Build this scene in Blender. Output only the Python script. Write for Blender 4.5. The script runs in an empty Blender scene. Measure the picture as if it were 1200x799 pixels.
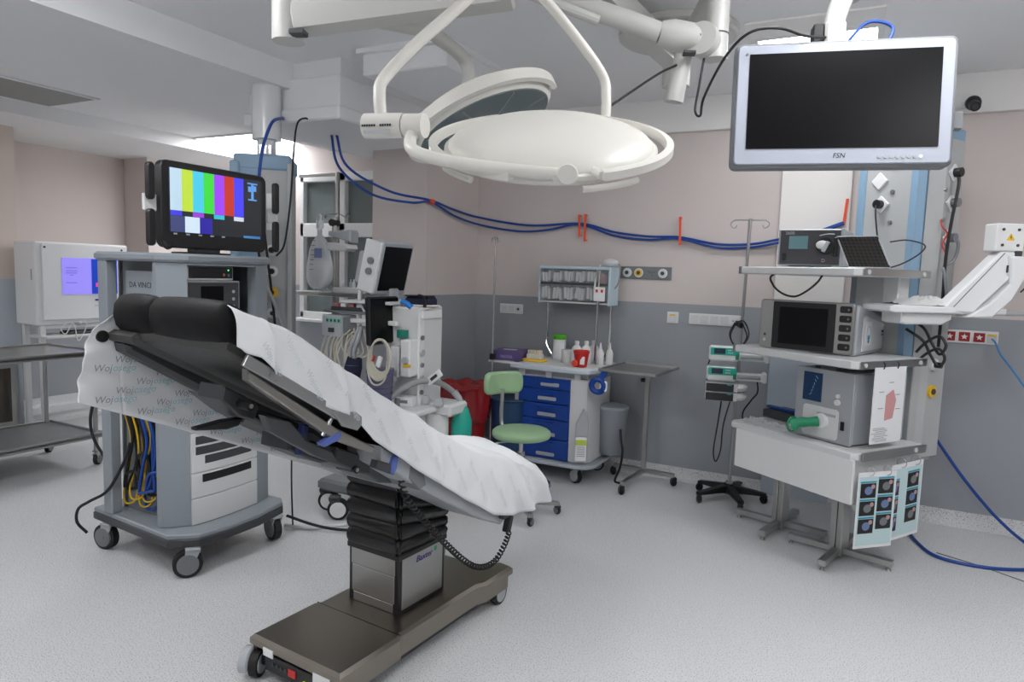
import bpy, bmesh, math, random
from mathutils import Vector, Matrix
random.seed(7)
R = math.radians
SC = bpy.context.scene
COL = SC.collection

# ---------------------------------------------------------------- camera
cam_d = bpy.data.cameras.new('camera')
cam_d.sensor_width = 36.0
cam_d.lens = 24.0
cam_d.clip_start = 0.05
cam = bpy.data.objects.new('camera', cam_d)
COL.objects.link(cam)
cam.matrix_world = (Matrix.Translation((0, 0, 1.6)) @ Matrix.Rotation(R(27.1), 4, 'Z')
                    @ Matrix.Rotation(R(90 - 5.7), 4, 'X') @ Matrix.Rotation(R(1.8), 4, 'Z'))
SC.camera = cam

# ---------------------------------------------------------------- world, exposure
wd = bpy.data.worlds.new('world')
SC.world = wd
wd.use_nodes = True
wd.node_tree.nodes['Background'].inputs[0].default_value = (0.75, 0.82, 0.9, 1)
wd.node_tree.nodes['Background'].inputs[1].default_value = 0.6
SC.view_settings.view_transform = 'Standard'
SC.view_settings.look = 'None'
SC.view_settings.exposure = 0.0
SC.view_settings.gamma = 1.0
SC.view_settings.use_curve_mapping = False
SC.cycles.max_bounces = 14
SC.cycles.diffuse_bounces = 9
LAMP = 17.0          # strength of the ceiling luminaires

# ---------------------------------------------------------------- materials
def lin(c):
    return tuple(((v / 255) / 12.92 if v / 255 <= 0.04045 else ((v / 255 + 0.055) / 1.055) ** 2.4) for v in c) + (1.0,)

MATS = {}
def mat(name, col, rough=0.5, metal=0.0, emit=0.0, bump=0.0, bscale=60.0, var=0.0, vscale=8.0, alpha=1.0, trans=0.0, spec=0.5, coat=0.0):
    if name in MATS: return MATS[name]
    m = bpy.data.materials.new(name); m.use_nodes = True
    nt = m.node_tree; b = nt.nodes['Principled BSDF']
    b.inputs['Base Color'].default_value = lin(col)
    b.inputs['Roughness'].default_value = rough
    b.inputs['Metallic'].default_value = metal
    b.inputs['Specular IOR Level'].default_value = spec
    b.inputs['Coat Weight'].default_value = coat
    if trans: b.inputs['Transmission Weight'].default_value = trans
    if alpha < 1: b.inputs['Alpha'].default_value = alpha
    if emit:
        b.inputs['Emission Color'].default_value = lin(col); b.inputs['Emission Strength'].default_value = emit
    if var or bump:
        tc = nt.nodes.new('ShaderNodeTexCoord')
        if var:
            n = nt.nodes.new('ShaderNodeTexNoise'); n.inputs['Scale'].default_value = vscale; n.inputs['Detail'].default_value = 4
            nt.links.new(tc.outputs['Object'], n.inputs['Vector'])
            r = nt.nodes.new('ShaderNodeMapRange'); r.inputs[3].default_value = 1 - var; r.inputs[4].default_value = 1 + var
            nt.links.new(n.outputs['Fac'], r.inputs[0])
            mx = nt.nodes.new('ShaderNodeMix'); mx.data_type = 'RGBA'; mx.blend_type = 'MULTIPLY'; mx.inputs[0].default_value = 1
            mx.inputs[6].default_value = lin(col); nt.links.new(r.outputs[0], mx.inputs[7])
            nt.links.new(mx.outputs[2], b.inputs['Base Color'])
        if bump:
            n2 = nt.nodes.new('ShaderNodeTexNoise'); n2.inputs['Scale'].default_value = bscale; n2.inputs['Detail'].default_value = 3
            nt.links.new(tc.outputs['Object'], n2.inputs['Vector'])
            bp = nt.nodes.new('ShaderNodeBump'); bp.inputs['Strength'].default_value = bump; bp.inputs['Distance'].default_value = 0.01
            nt.links.new(n2.outputs['Fac'], bp.inputs['Height']); nt.links.new(bp.outputs[0], b.inputs['Normal'])
    MATS[name] = m
    return m

def brushed(name, col, rough, sc=(2, 2, 120)):
    if name in MATS: return MATS[name]
    m = mat(name, col, rough, 1.0); nt = m.node_tree; b = nt.nodes['Principled BSDF']
    tc = nt.nodes.new('ShaderNodeTexCoord'); mp = nt.nodes.new('ShaderNodeMapping'); mp.inputs['Scale'].default_value = sc
    n = nt.nodes.new('ShaderNodeTexNoise'); n.inputs['Scale'].default_value = 4; n.inputs['Detail'].default_value = 5
    nt.links.new(tc.outputs['Object'], mp.inputs[0]); nt.links.new(mp.outputs[0], n.inputs['Vector'])
    r = nt.nodes.new('ShaderNodeMapRange'); r.inputs[3].default_value = rough - 0.07; r.inputs[4].default_value = rough + 0.1
    nt.links.new(n.outputs['Fac'], r.inputs[0]); nt.links.new(r.outputs[0], b.inputs['Roughness'])
    return m

def wall_mat(name, upper, lower, split=1.40):
    """two paints that meet at a painted line, light roller texture"""
    m = mat(name, upper, 0.55); nt = m.node_tree; b = nt.nodes['Principled BSDF']
    g = nt.nodes.new('ShaderNodeNewGeometry'); s = nt.nodes.new('ShaderNodeSeparateXYZ'); nt.links.new(g.outputs['Position'], s.inputs[0])
    gt = nt.nodes.new('ShaderNodeMath'); gt.operation = 'GREATER_THAN'; gt.inputs[1].default_value = split
    nt.links.new(s.outputs['Z'], gt.inputs[0])
    mx = nt.nodes.new('ShaderNodeMix'); mx.data_type = 'RGBA'; mx.inputs[6].default_value = lin(lower); mx.inputs[7].default_value = lin(upper)
    nt.links.new(gt.outputs[0], mx.inputs[0])
    n = nt.nodes.new('ShaderNodeTexNoise'); n.inputs['Scale'].default_value = 1.7; n.inputs['Detail'].default_value = 3
    nt.links.new(g.outputs['Position'], n.inputs['Vector'])
    r = nt.nodes.new('ShaderNodeMapRange'); r.inputs[3].default_value = 0.96; r.inputs[4].default_value = 1.04; nt.links.new(n.outputs['Fac'], r.inputs[0])
    m2 = nt.nodes.new('ShaderNodeMix'); m2.data_type = 'RGBA'; m2.blend_type = 'MULTIPLY'; m2.inputs[0].default_value = 1
    nt.links.new(mx.outputs[2], m2.inputs[6]); nt.links.new(r.outputs[0], m2.inputs[7]); nt.links.new(m2.outputs[2], b.inputs['Base Color'])
    n2 = nt.nodes.new('ShaderNodeTexNoise'); n2.inputs['Scale'].default_value = 90; nt.links.new(g.outputs['Position'], n2.inputs['Vector'])
    bp = nt.nodes.new('ShaderNodeBump'); bp.inputs['Strength'].default_value = 0.12; bp.inputs['Distance'].default_value = 0.004
    nt.links.new(n2.outputs['Fac'], bp.inputs['Height']); nt.links.new(bp.outputs[0], b.inputs['Normal'])
    return m

def vinyl_mat():
    """pale speckled sheet vinyl"""
    m = mat('vinyl_floor', (206, 207, 208), 0.42); nt = m.node_tree; b = nt.nodes['Principled BSDF']
    g = nt.nodes.new('ShaderNodeNewGeometry')
    n = nt.nodes.new('ShaderNodeTexNoise'); n.inputs['Scale'].default_value = 190; n.inputs['Detail'].default_value = 2
    nt.links.new(g.outputs['Position'], n.inputs['Vector'])
    cr = nt.nodes.new('ShaderNodeValToRGB'); e = cr.color_ramp.elements
    e[0].position = 0.33; e[0].color = lin((120, 122, 126)); e[1].position = 0.43; e[1].color = lin((210, 211, 212))
    x = e.new(0.62); x.color = lin((214, 215, 216)); x = e.new(0.72); x.color = lin((228, 229, 230))
    nt.links.new(n.outputs['Fac'], cr.inputs[0])
    n3 = nt.nodes.new('ShaderNodeTexNoise'); n3.inputs['Scale'].default_value = 1.2; n3.inputs['Detail'].default_value = 4
    nt.links.new(g.outputs['Position'], n3.inputs['Vector'])
    r = nt.nodes.new('ShaderNodeMapRange'); r.inputs[3].default_value = 0.95; r.inputs[4].default_value = 1.05; nt.links.new(n3.outputs['Fac'], r.inputs[0])
    mx = nt.nodes.new('ShaderNodeMix'); mx.data_type = 'RGBA'; mx.blend_type = 'MULTIPLY'; mx.inputs[0].default_value = 1
    nt.links.new(cr.outputs[0], mx.inputs[6]); nt.links.new(r.outputs[0], mx.inputs[7]); nt.links.new(mx.outputs[2], b.inputs['Base Color'])
    return m

def bag_mat(name, col, alpha):
    """thin crinkled plastic film"""
    if name in MATS: return MATS[name]
    m = mat(name, col, 0.18, bump=0.6, bscale=25, alpha=alpha)
    return m

VINYL = vinyl_mat()
WALL = wall_mat('wall_paint', (208, 198, 194), (152, 156, 161))
WALLW = wall_mat('white_over_lit_grey', (236, 232, 228), (178, 188, 198))  # white paint above; wall grey below lightened in the colour as if lit
CEIL = mat('ceiling_white', (234, 235, 236), 0.6, bump=0.04, bscale=120)
CORN = mat('cornice_white', (236, 234, 232), 0.6, bump=0.04, bscale=120)
WHITE = mat('white_plastic', (226, 227, 226), 0.38)
WHITE2 = mat('white_enamel', (230, 231, 232), 0.25, coat=0.3)
OFFW = mat('off_white_plastic', (212, 213, 213), 0.4)
LGREY = mat('light_grey_plastic', (170, 174, 178), 0.42)
CART = mat('cart_grey_paint', (140, 147, 153), 0.42, bump=0.03, bscale=200)
MGREY = mat('mid_grey_plastic', (118, 121, 124), 0.45)
DGREY = mat('dark_grey_plastic', (62, 63, 66), 0.5)
DPAD = mat('dark_grey_pad', (64, 64, 63), 0.55, bump=0.05, bscale=40)
BLACK = mat('black_plastic', (22, 22, 24), 0.42)
RUBBER = mat('black_rubber', (26, 26, 28), 0.65, bump=0.1, bscale=70)
VINYLB = mat('black_vinyl', (14, 14, 16), 0.6, bump=0.15, bscale=14, spec=0.25)
BELL = mat('black_bellows', (15, 15, 16), 0.33, bump=0.5, bscale=11)
SCREEN = mat('dark_screen', (13, 13, 15), 0.30, spec=0.16)
STEEL = brushed('stainless_steel', (178, 178, 176), 0.3)
STEELD = brushed('brushed_dark_steel', (146, 139, 130), 0.30, (2, 120, 2))
CHROME = mat('chrome', (205, 205, 205), 0.14, 1.0)
ALU = brushed('brushed_aluminium', (168, 168, 165), 0.4, (2, 2, 90))
BLUEP = mat('pendant_blue_paint', (134, 165, 190), 0.42)
PGREY = mat('pendant_grey_paint', (176, 178, 178), 0.42)
BLUED = mat('drawer_blue', (10, 62, 148), 0.35)
BLUEC = mat('blue_cable', (16, 66, 148), 0.4)
LBLUEC = mat('light_blue_cable', (66, 136, 200), 0.4)
YEL = mat('yellow_cable', (222, 182, 30), 0.4)
YELP = mat('yellow_plastic', (236, 190, 40), 0.4)
RED = mat('red_plastic', (196, 34, 26), 0.35)
REDD = mat('dark_red_plastic', (150, 22, 26), 0.4)
ORANGE = mat('orange_tape', (236, 84, 38), 0.5)
GREENS = mat('pale_green_vinyl', (150, 182, 142), 0.42, bump=0.05, bscale=30)
TEAL = mat('teal_plastic', (34, 168, 148), 0.4)
GREEN = mat('green_plastic', (16, 134, 92), 0.4)
LIME = mat('lime_plastic', (86, 178, 40), 0.4)
SHEET = mat('sheet_paper', (226, 228, 230), 0.75, bump=0.25, bscale=9)
PAPER = mat('paper', (232, 233, 234), 0.7)
INKG = mat('ink_grey', (150, 153, 162), 0.8)
INKT = mat('ink_teal', (152, 192, 200), 0.8)
INKD = mat('ink_dark', (52, 54, 58), 0.8)
NAVY = mat('navy_cloth', (28, 32, 56), 0.8, bump=0.3, bscale=30)
PURP = mat('purple_carton', (92, 76, 128), 0.5)
LIGHT = mat('luminaire_diffuser', (252, 253, 255), 0.4, emit=LAMP)

# ---------------------------------------------------------------- geometry helpers
def V(*a): return Vector(a)

class G:
    """collects faces in a local frame, then becomes one mesh"""
    def __init__(s, m=None): s.v = []; s.f = []; s.m = m or Matrix()
    def add(s, vs, fs, m=None):
        k = len(s.v); mm = s.m @ m if m is not None else s.m
        s.v += [tuple(mm @ Vector(p)) for p in vs]; s.f += [tuple(i + k for i in f) for f in fs]; return s
    def box(s, cx, cy, cz, sx, sy, sz, b=0.0, m=None, rz=0, ry=0, rx=0):
        x, y, z = sx / 2, sy / 2, sz / 2; b = min(b, x * .49, y * .49, z * .49)
        mm = Matrix.Translation((cx, cy, cz))
        if rz: mm = mm @ Matrix.Rotation(R(rz), 4, 'Z')
        if ry: mm = mm @ Matrix.Rotation(R(ry), 4, 'Y')
        if rx: mm = mm @ Matrix.Rotation(R(rx), 4, 'X')
        if m is not None: mm = m @ mm
        if b <= 0:
            vs = [(i * x, j * y, k * z) for i in (-1, 1) for j in (-1, 1) for k in (-1, 1)]
            fs = [(0, 1, 3, 2), (4, 6, 7, 5), (0, 4, 5, 1), (2, 3, 7, 6), (0, 2, 6, 4), (1, 5, 7, 3)]
            return s.add(vs, fs, mm)
        vs = []; ix = {}
        for i in (-1, 1):
            for j in (-1, 1):
                for k in (-1, 1):
                    for a in range(3):
                        ix[i, j, k, a] = len(vs)
                        vs.append((i * (x - (b if a != 0 else 0)), j * (y - (b if a != 1 else 0)), k * (z - (b if a != 2 else 0))))
        fs = []
        for i in (-1, 1):
            q = [ix[i, -1, -1, 0], ix[i, 1, -1, 0], ix[i, 1, 1, 0], ix[i, -1, 1, 0]]; fs.append(tuple(q if i > 0 else q[::-1]))
            q = [ix[-1, i, -1, 1], ix[-1, i, 1, 1], ix[1, i, 1, 1], ix[1, i, -1, 1]]; fs.append(tuple(q if i > 0 else q[::-1]))
            q = [ix[-1, -1, i, 2], ix[1, -1, i, 2], ix[1, 1, i, 2], ix[-1, 1, i, 2]]; fs.append(tuple(q if i > 0 else q[::-1]))
        for i in (-1, 1):
            for j in (-1, 1):
                q = [ix[i, j, -1, 0], ix[i, j, -1, 1], ix[i, j, 1, 1], ix[i, j, 1, 0]]; fs.append(tuple(q if i * j > 0 else q[::-1]))
                q = [ix[i, -1, j, 0], ix[i, 1, j, 0], ix[i, 1, j, 2], ix[i, -1, j, 2]]; fs.append(tuple(q[::-1] if i * j > 0 else q))
                q = [ix[-1, i, j, 1], ix[1, i, j, 1], ix[1, i, j, 2], ix[-1, i, j, 2]]; fs.append(tuple(q if i * j > 0 else q[::-1]))
        for i in (-1, 1):
            for j in (-1, 1):
                for k in (-1, 1):
                    q = [ix[i, j, k, a] for a in range(3)]; fs.append(tuple(q if i * j * k > 0 else q[::-1]))
        return s.add(vs, fs, mm)
    def ext(s, poly, a, b, ax='z', bev=0.0, m=None):
        """extrude a 2d polygon between a and b along an axis (x: poly is y,z; y: poly is x,z; z: poly is x,y)"""
        P = [Vector((p[0], p[1])) for p in poly]; n = len(P)
        ar = sum(P[i].x * P[(i + 1) % n].y - P[(i + 1) % n].x * P[i].y for i in range(n))
        if ar < 0: P.reverse()
        def inset(d):
            o = []
            for i in range(n):
                e0 = (P[i] - P[i - 1]); e1 = (P[(i + 1) % n] - P[i])
                if e0.length < 1e-9 or e1.length < 1e-9: o.append(P[i].copy()); continue
                e0.normalize(); e1.normalize()
                n0 = Vector((-e0.y, e0.x)); n1 = Vector((-e1.y, e1.x)); h = n0 + n1
                l = max(h.dot(n1), 0.35); o.append(P[i] + h * (d / l))
            return o
        rings = [(P, a), (P, b)] if bev <= 0 else [(inset(bev), a), (P, a + bev), (P, b - bev), (inset(bev), b)]
        tr = {'z': lambda p, h: (p.x, p.y, h), 'x': lambda p, h: (h, p.x, p.y), 'y': lambda p, h: (p.x, h, p.y)}[ax]
        vs = [tr(p, h) for q, h in rings for p in q]; fs = []
        for k in range(len(rings) - 1):
            for i in range(n):
                j = (i + 1) % n; fs.append((k * n + i, k * n + j, (k + 1) * n + j, (k + 1) * n + i))
        fs.append(tuple(range(n))[::-1]); fs.append(tuple(range((len(rings) - 1) * n, len(rings) * n)))
        if ax == 'y': fs = [f[::-1] for f in fs]
        return s.add(vs, fs, m)
    def cyl(s, p, q, r, r2=None, n=16, m=None):
        return s.loft([(p, r), (q, r if r2 is None else r2)], n, m)
    def loft(s, rings, n=16, m=None, cap=True):
        """rings: [(centre, radius)] swept with parallel frames"""
        pts = [Vector(c) for c, _ in rings]; vs = []; fs = []; up = None
        for i, (c, r) in enumerate(rings):
            a = pts[max(i - 1, 0)]; b = pts[min(i + 1, len(pts) - 1)]; t = b - a
            if t.length < 1e-9: t = Vector((0, 0, 1))
            t.normalize()
            if up is None:
                up = t.orthogonal().normalized()
            up = (up - t * up.dot(t))
            if up.length < 1e-6: up = t.orthogonal()
            up.normalize(); w = t.cross(up)
            for k in range(n):
                an = 2 * math.pi * k / n; vs.append(tuple(pts[i] + (up * math.cos(an) + w * math.sin(an)) * r))
        for i in range(len(rings) - 1):
            for k in range(n):
                j = (k + 1) % n; fs.append((i * n + k, i * n + j, (i + 1) * n + j, (i + 1) * n + k))
        if cap:
            fs.append(tuple(range(n))[::-1]); fs.append(tuple(range((len(rings) - 1) * n, len(rings) * n)))
        return s.add(vs, fs, m)
    def tube(s, pts, r, n=8, k=0, m=None):
        if k: pts = spline(pts, k)
        return s.loft([(p, r) for p in pts], n, m)
    def ring(s, c, rad, r, ax='z', n=24, k=8, m=None, a0=0, a1=360):
        full = abs(a1 - a0) >= 360
        N = n; vs = []; fs = []
        for i in range(N if full else N + 1):
            a = R(a0 + (a1 - a0) * i / N)
            for j in range(k):
                b = 2 * math.pi * j / k; rr = rad + r * math.cos(b); h = r * math.sin(b)
                p = (rr * math.cos(a), rr * math.sin(a), h)
                p = {'z': p, 'x': (p[2], p[0], p[1]), 'y': (p[1], p[2], p[0])}[ax]
                vs.append((p[0] + c[0], p[1] + c[1], p[2] + c[2]))
        M = N if full else N + 1
        for i in range(N):
            for j in range(k):
                a_, b_ = i, (i + 1) % M; fs.append((a_ * k + j, b_ * k + j, b_ * k + (j + 1) % k, a_ * k + (j + 1) % k))
        if not full: fs.append(tuple(range(k))[::-1]); fs.append(tuple(range(N * k, N * k + k)))
        return s.add(vs, fs, m)
    def lathe(s, prof, n=24, m=None, c=(0, 0, 0)):
        """prof: [(r, z)] from bottom to top"""
        vs = []; fs = []
        for r, z in prof:
            for k in range(n):
                a = 2 * math.pi * k / n; vs.append((c[0] + r * math.cos(a), c[1] + r * math.sin(a), c[2] + z))
        for i in range(len(prof) - 1):
            for k in range(n):
                j = (k + 1) % n; fs.append((i * n + k, i * n + j, (i + 1) * n + j, (i + 1) * n + k))
        if prof[0][0] > 1e-5: fs.append(tuple(range(n))[::-1])
        if prof[-1][0] > 1e-5: fs.append(tuple(range((len(prof) - 1) * n, len(prof) * n)))
        return s.add(vs, fs, m)
    def ell(s, c, rx, ry, rz, n=16, k=10, m=None):
        pr = [(max(math.sin(math.pi * i / k), 1e-4), -math.cos(math.pi * i / k)) for i in range(k + 1)]
        mm = Matrix.Translation(c) @ Matrix.Diagonal((rx, ry, rz, 1))
        return s.lathe(pr, n, m @ mm if m is not None else mm)
    def grid(s, fn, nu, nv, m=None):
        vs = [fn(i / nu, j / nv) for i in range(nu + 1) for j in range(nv + 1)]
        fs = [(i * (nv + 1) + j, (i + 1) * (nv + 1) + j, (i + 1) * (nv + 1) + j + 1, i * (nv + 1) + j + 1) for i in range(nu) for j in range(nv)]
        return s.add(vs, fs, m)

def spline(pts, k=8):
    P = [Vector(p) for p in pts]; o = []
    for i in range(len(P) - 1):
        p0 = P[i - 1] if i else P[0] * 2 - P[1]; p1 = P[i]; p2 = P[i + 1]; p3 = P[i + 2] if i + 2 < len(P) else P[-1] * 2 - P[-2]
        for j in range(k):
            t = j / k
            o.append(0.5 * ((2 * p1) + (p2 - p0) * t + (2 * p0 - 5 * p1 + 4 * p2 - p3) * t * t + (3 * p1 - p0 - 3 * p2 + p3) * t ** 3))
    o.append(P[-1]); return o

def rrect(w, h, r, n=4, cx=0, cy=0):
    o = []
    for sx, sy, a0 in ((1, 1, 0), (-1, 1, 90), (-1, -1, 180), (1, -1, 270)):
        for i in range(n + 1):
            a = R(a0 + 90 * i / n); o.append((cx + sx * (w / 2 - r) + r * math.cos(a), cy + sy * (h / 2 - r) + r * math.sin(a)))
    return o

def obj(name, g, m, parent=None, sharp=32, solid=0.0, sub=0):
    me = bpy.data.meshes.new(name); me.from_pydata(g.v, [], g.f); me.update()
    me.polygons.foreach_set('use_smooth', [True] * len(me.polygons)); me.set_sharp_from_angle(angle=R(sharp))
    me.materials.append(m)
    o = bpy.data.objects.new(name, me); COL.objects.link(o)
    if parent is not None: o.parent = parent
    if solid:
        md = o.modifiers.new('thickness', 'SOLIDIFY'); md.thickness = solid; md.offset = 0
    if sub:
        md = o.modifiers.new('smooth', 'SUBSURF'); md.levels = sub; md.render_levels = sub
    return o

def tag(o, label, cat, group=None):
    o['label'] = label; o['category'] = cat
    if group: o['group'] = group
    return o

def thing(name, label, cat, loc=(0, 0, 0), rz=0, group=None):
    o = bpy.data.objects.new(name, None); COL.objects.link(o); o.empty_display_size = 0.1
    o.location = loc; o.rotation_euler = (0, 0, R(rz)); return tag(o, label, cat, group)

def struct(name, g, m, parent=None):
    o = obj(name, g, m, parent)
    if parent is None: o['kind'] = 'structure'
    return o

def txt(name, body, size, m, parent, M, ext=0.0006, shear=0.0, align='CENTER'):
    cu = bpy.data.curves.new('lettering', 'FONT'); cu.body = body; cu.size = size; cu.extrude = ext; cu.align_x = align; cu.align_y = 'CENTER'; cu.shear = shear; cu.resolution_u = 2
    t = bpy.data.objects.new('lettering', cu); COL.objects.link(t)
    dg = bpy.context.evaluated_depsgraph_get(); me = bpy.data.meshes.new_from_object(t.evaluated_get(dg))
    bpy.data.objects.remove(t); bpy.data.curves.remove(cu)
    me.transform(M); me.materials.clear(); me.materials.append(m)
    o = bpy.data.objects.new(name, me); COL.objects.link(o)
    if parent is not None: o.parent = parent
    return o

def face_front(x, y, z):      # text that reads from -y
    return Matrix.Translation((x, y, z)) @ Matrix.Rotation(R(90), 4, 'X')
def face_right(x, y, z):      # text that reads from +x
    return Matrix.Translation((x, y, z)) @ Matrix.Rotation(R(90), 4, 'Z') @ Matrix.Rotation(R(90), 4, 'X')

def copy_tree(root, loc=None, rz=None, label=None):
    r = root.copy(); COL.objects.link(r)
    if loc is not None: r.location = loc
    if rz is not None: r.rotation_euler = (0, 0, R(rz))
    if label: r['label'] = label
    for ch in list(root.children):
        c = ch.copy(); COL.objects.link(c); c.parent = r
        for gch in list(ch.children):
            d = gch.copy(); COL.objects.link(d); d.parent = c
    return r

def caster(parent, x, y, r, rz=0, hub=LGREY, housing=LGREY, w=None, name='caster', top=None):
    """swivel caster: fork part with a wheel sub-part (and hub)"""
    w = w or r * 0.55; top = top or r * 2.15
    M = Matrix.Translation((x, y, 0)) @ Matrix.Rotation(R(rz), 4, 'Z')
    g = G(M); off = r * 0.35
    g.box(0, 0, top - 0.006, r * 1.0, r * 1.0, 0.012, 0.003)
    g.cyl((0, 0, top - 0.012), (0, 0, r * 1.9), r * 0.32)
    for sx in (-1, 1):
        g.ext([(-r * .5, r * 1.95), (r * .5, r * 1.95), (off + r * .3, r * .85), (off - r * .3, r * .85)], sx * (w / 2 + .004) - .003, sx * (w / 2 + .004) + .003, 'x')
    g.box(0, 0, r * 2.0, w + .014, r * 1.0, r * 0.12, 0.002)
    f = obj(name, g, housing, parent)
    g = G(M); g.cyl((-w / 2, off, r), (w / 2, off, r), r, n=24)
    wh = obj('wheel', g, RUBBER, f)
    g = G(M); g.cyl((-w / 2 - .009, off, r), (w / 2 + .009, off, r), r * .74, n=20); g.cyl((-w / 2 - .012, off, r), (w / 2 + .012, off, r), r * .16, n=10)
    obj('wheel_hub', g, hub, f)
    return f

def cable(name, pts, r, m, label, cat='cable', group=None, k=8, n=8):
    return tag(obj(name, G().tube(pts, r, n, k), m), label, cat, group)

# ================================================================ the room
X0, X1, Y0, YB = -8.2, 3.2, -2.2, 5.36
struct('floor', G().box((X0 + X1) / 2, 2.1, -0.06, X1 - X0, 8.9, 0.12), VINYL)
# ceilings at their levels
struct('ceiling', G().box((-3.55 + X1) / 2, (Y0 + YB) / 2, 3.06, X1 + 3.55, YB - Y0 + .2, 0.2), CEIL)
struct('ceiling', G().box(-5.65, 2.1, 3.0, 1.4, 8.9, 0.2), CEIL)              # raised strip beyond the beam
struct('trim_1', G().box(-4.275, 2.1, 2.99, 1.45, 8.9, 0.4), CEIL)            # beam along the room
struct('trim_2', G().box(-7.28, 2.1, 2.99, 1.86, 8.9, 0.42), CEIL)            # lower soffit over the alcove
g = G().box(-3.535, 4.49, 2.72, .83, 1.92, .26, .01); g.box(-3.535, 4.5, 2.90, .80, 1.88, .14, .005)
g.box(-3.535, 4.48, 2.605, .87, 1.96, .09, .012)
struct('trim_3', g, CEIL)                                                     # boxed-in duct down to the pillar
struct('trim_4', G().box(.04, YB - .015, 2.835, 6.32, .05, .25, .004), CORN)  # white band under the ceiling
# walls
struct('wall_back', G().box(.04, YB + .1, 1.5, 6.4, .2, 3.1), WALL)
struct('wall_pillar', G().box(-3.39, 5.0, 1.29, .54, .9, 2.58), WALL)
struct('wall_white_pillar', G().box(-.357, YB - .02, 1.36, .455, .05, 2.70, .003), WALLW)
g = G()
wx0, wx1, wz0, wz1 = -5.36, -4.25, 1.06, 2.56     # window opening
for b in ((-5.6, wx0, 0, 2.9), (wx1, -3.2, 0, 2.9), (wx0, wx1, 0, wz0), (wx0, wx1, wz1, 2.9)):
    g.box((b[0] + b[1]) / 2, 5.6, (b[2] + b[3]) / 2, b[1] - b[0], .2, b[3] - b[2])
struct('wall_window', g, WALL)
struct('wall_recess', G().box(-5.55, 6.0, 1.45, .1, .7, 2.9), WALLW)
struct('wall_far', G().box(-6.8, 6.45, 1.45, 2.8, .2, 2.9), WALLW)
struct('wall_left', G().box(-7.92, 4.5, 1.4, .2, 3.8, 2.8), WALL)
struct('wall_alcove', G().box(-7.6, 5.75, 1.4, .42, 1.2, 2.8), WALL)
g = G().box(-7.41, 1.1, 1.4, .82, 4.94, 2.8)
struct('wall_stub', g, wall_mat('stub_paint_lit_grey', (206, 192, 184), (176, 184, 192)))  # lower wall grey is lightened in the colour to look lit
struct('wall_right', G().box(X1 + .1, 1.6, 1.5, .2, 7.8, 3.1), WALL)
struct('wall_front', G().box(-2.5, Y0 - .1, 1.5, 11.8, .2, 3.1), WALL)
# coved skirting in the floor vinyl
def cove(name, p, q, nrm):
    prof = [(0, .10), (0.004, .10), (0.006, .045), (0.018, .018), (0.045, 0.004), (.05, 0.0)]
    g = G(); vs = []
    for (a, b) in (p, q):
        for d, z in prof: vs.append((a + nrm[0] * d, b + nrm[1] * d, z))
        vs.append((a, b, 0))
    n = len(prof) + 1
    fs = [(i, i + 1, n + i + 1, n + i) for i in range(n - 1)]
    struct(name, g.add(vs, fs), VINYL)
cove('baseboard_back', (-3.12, YB), (X1, YB), (0, -1))
cove('baseboard_pillar', (-3.66, 4.55), (-3.12, 4.55), (0, -1))
cove('baseboard_window', (-5.5, 5.5), (-3.66, 5.5), (0, -1))
cove('baseboard_left', (-7.82, 3.6), (-7.82, 5.15), (1, 0))
cove('baseboard_right', (X1, Y0), (X1, YB), (-1, 0))
# window with four panes and grey blinds
w = struct('window_1', G().box(-4.805, 5.57, 1.81, 1.11, .02, 1.50), mat('roller_blind', (128, 138, 138), 0.8, bump=0.15, bscale=160))
fr = G()
for x in (-5.34, -4.80, -4.27): fr.box(x, 5.50, 1.81, .10 if x == -4.80 else .06, .07, 1.50, .006)
fr.box(-4.805, 5.50, 1.98, 1.11, .07, .14, .006); fr.box(-4.805, 5.50, 1.09, 1.11, .07, .07, .006); fr.box(-4.805, 5.50, 2.52, 1.11, .07, .09, .006)
obj('window_frame', fr, WHITE, w)
glass = mat('window_glass', (150, 160, 160), 0.05, alpha=0.25)
for x0, x1_ in ((-5.31, -4.85), (-4.75, -4.30)):
    for z0, z1_ in ((1.125, 1.91), (2.05, 2.475)):
        obj('pane', G().box((x0 + x1_) / 2, 5.515, (z0 + z1_) / 2, x1_ - x0, .006, z1_ - z0), glass, w)
obj('window_sill', G().box(-4.805, 5.44, 1.04, 1.2, .16, .03, .006), WHITE, w)
obj('drain_pipe', G().cyl((-4.79, 5.40, 1.055), (-4.79, 5.40, 2.55), .022), STEEL, w)
obj('pipe_arm', G().box(-5.05, 5.40, 2.53, .50, .03, .035, .004), STEEL, w)
# white door in the far recess
d = struct('door_1', G().box(-6.35, 6.32, 1.15, .9, .05, 2.3, .004), WHITE)
g = G(); g.box(-6.85, 6.32, 1.18, .10, .07, 2.36, .004); g.box(-5.85, 6.32, 1.18, .10, .07, 2.36, .004); g.box(-6.35, 6.32, 2.34, 1.1, .07, .08, .004)
obj('door_frame', g, WHITE, d)
g = G().cyl((-6.0, 6.29, 1.05), (-6.0, 6.24, 1.05), .01); g.box(-6.05, 6.24, 1.05, .12, .016, .02, .004)
obj('door_handle', g, STEEL, d)
# glazed cabinet door low on the wall stub
d = struct('door_2', G().box(-6.985, 3.22, .32, .03, .6, .62, .004), STEEL)
obj('pane', G().box(-6.967, 3.22, .33, .006, .46, .5), mat('smoked_glass', (70, 64, 58), 0.1), d)

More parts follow.
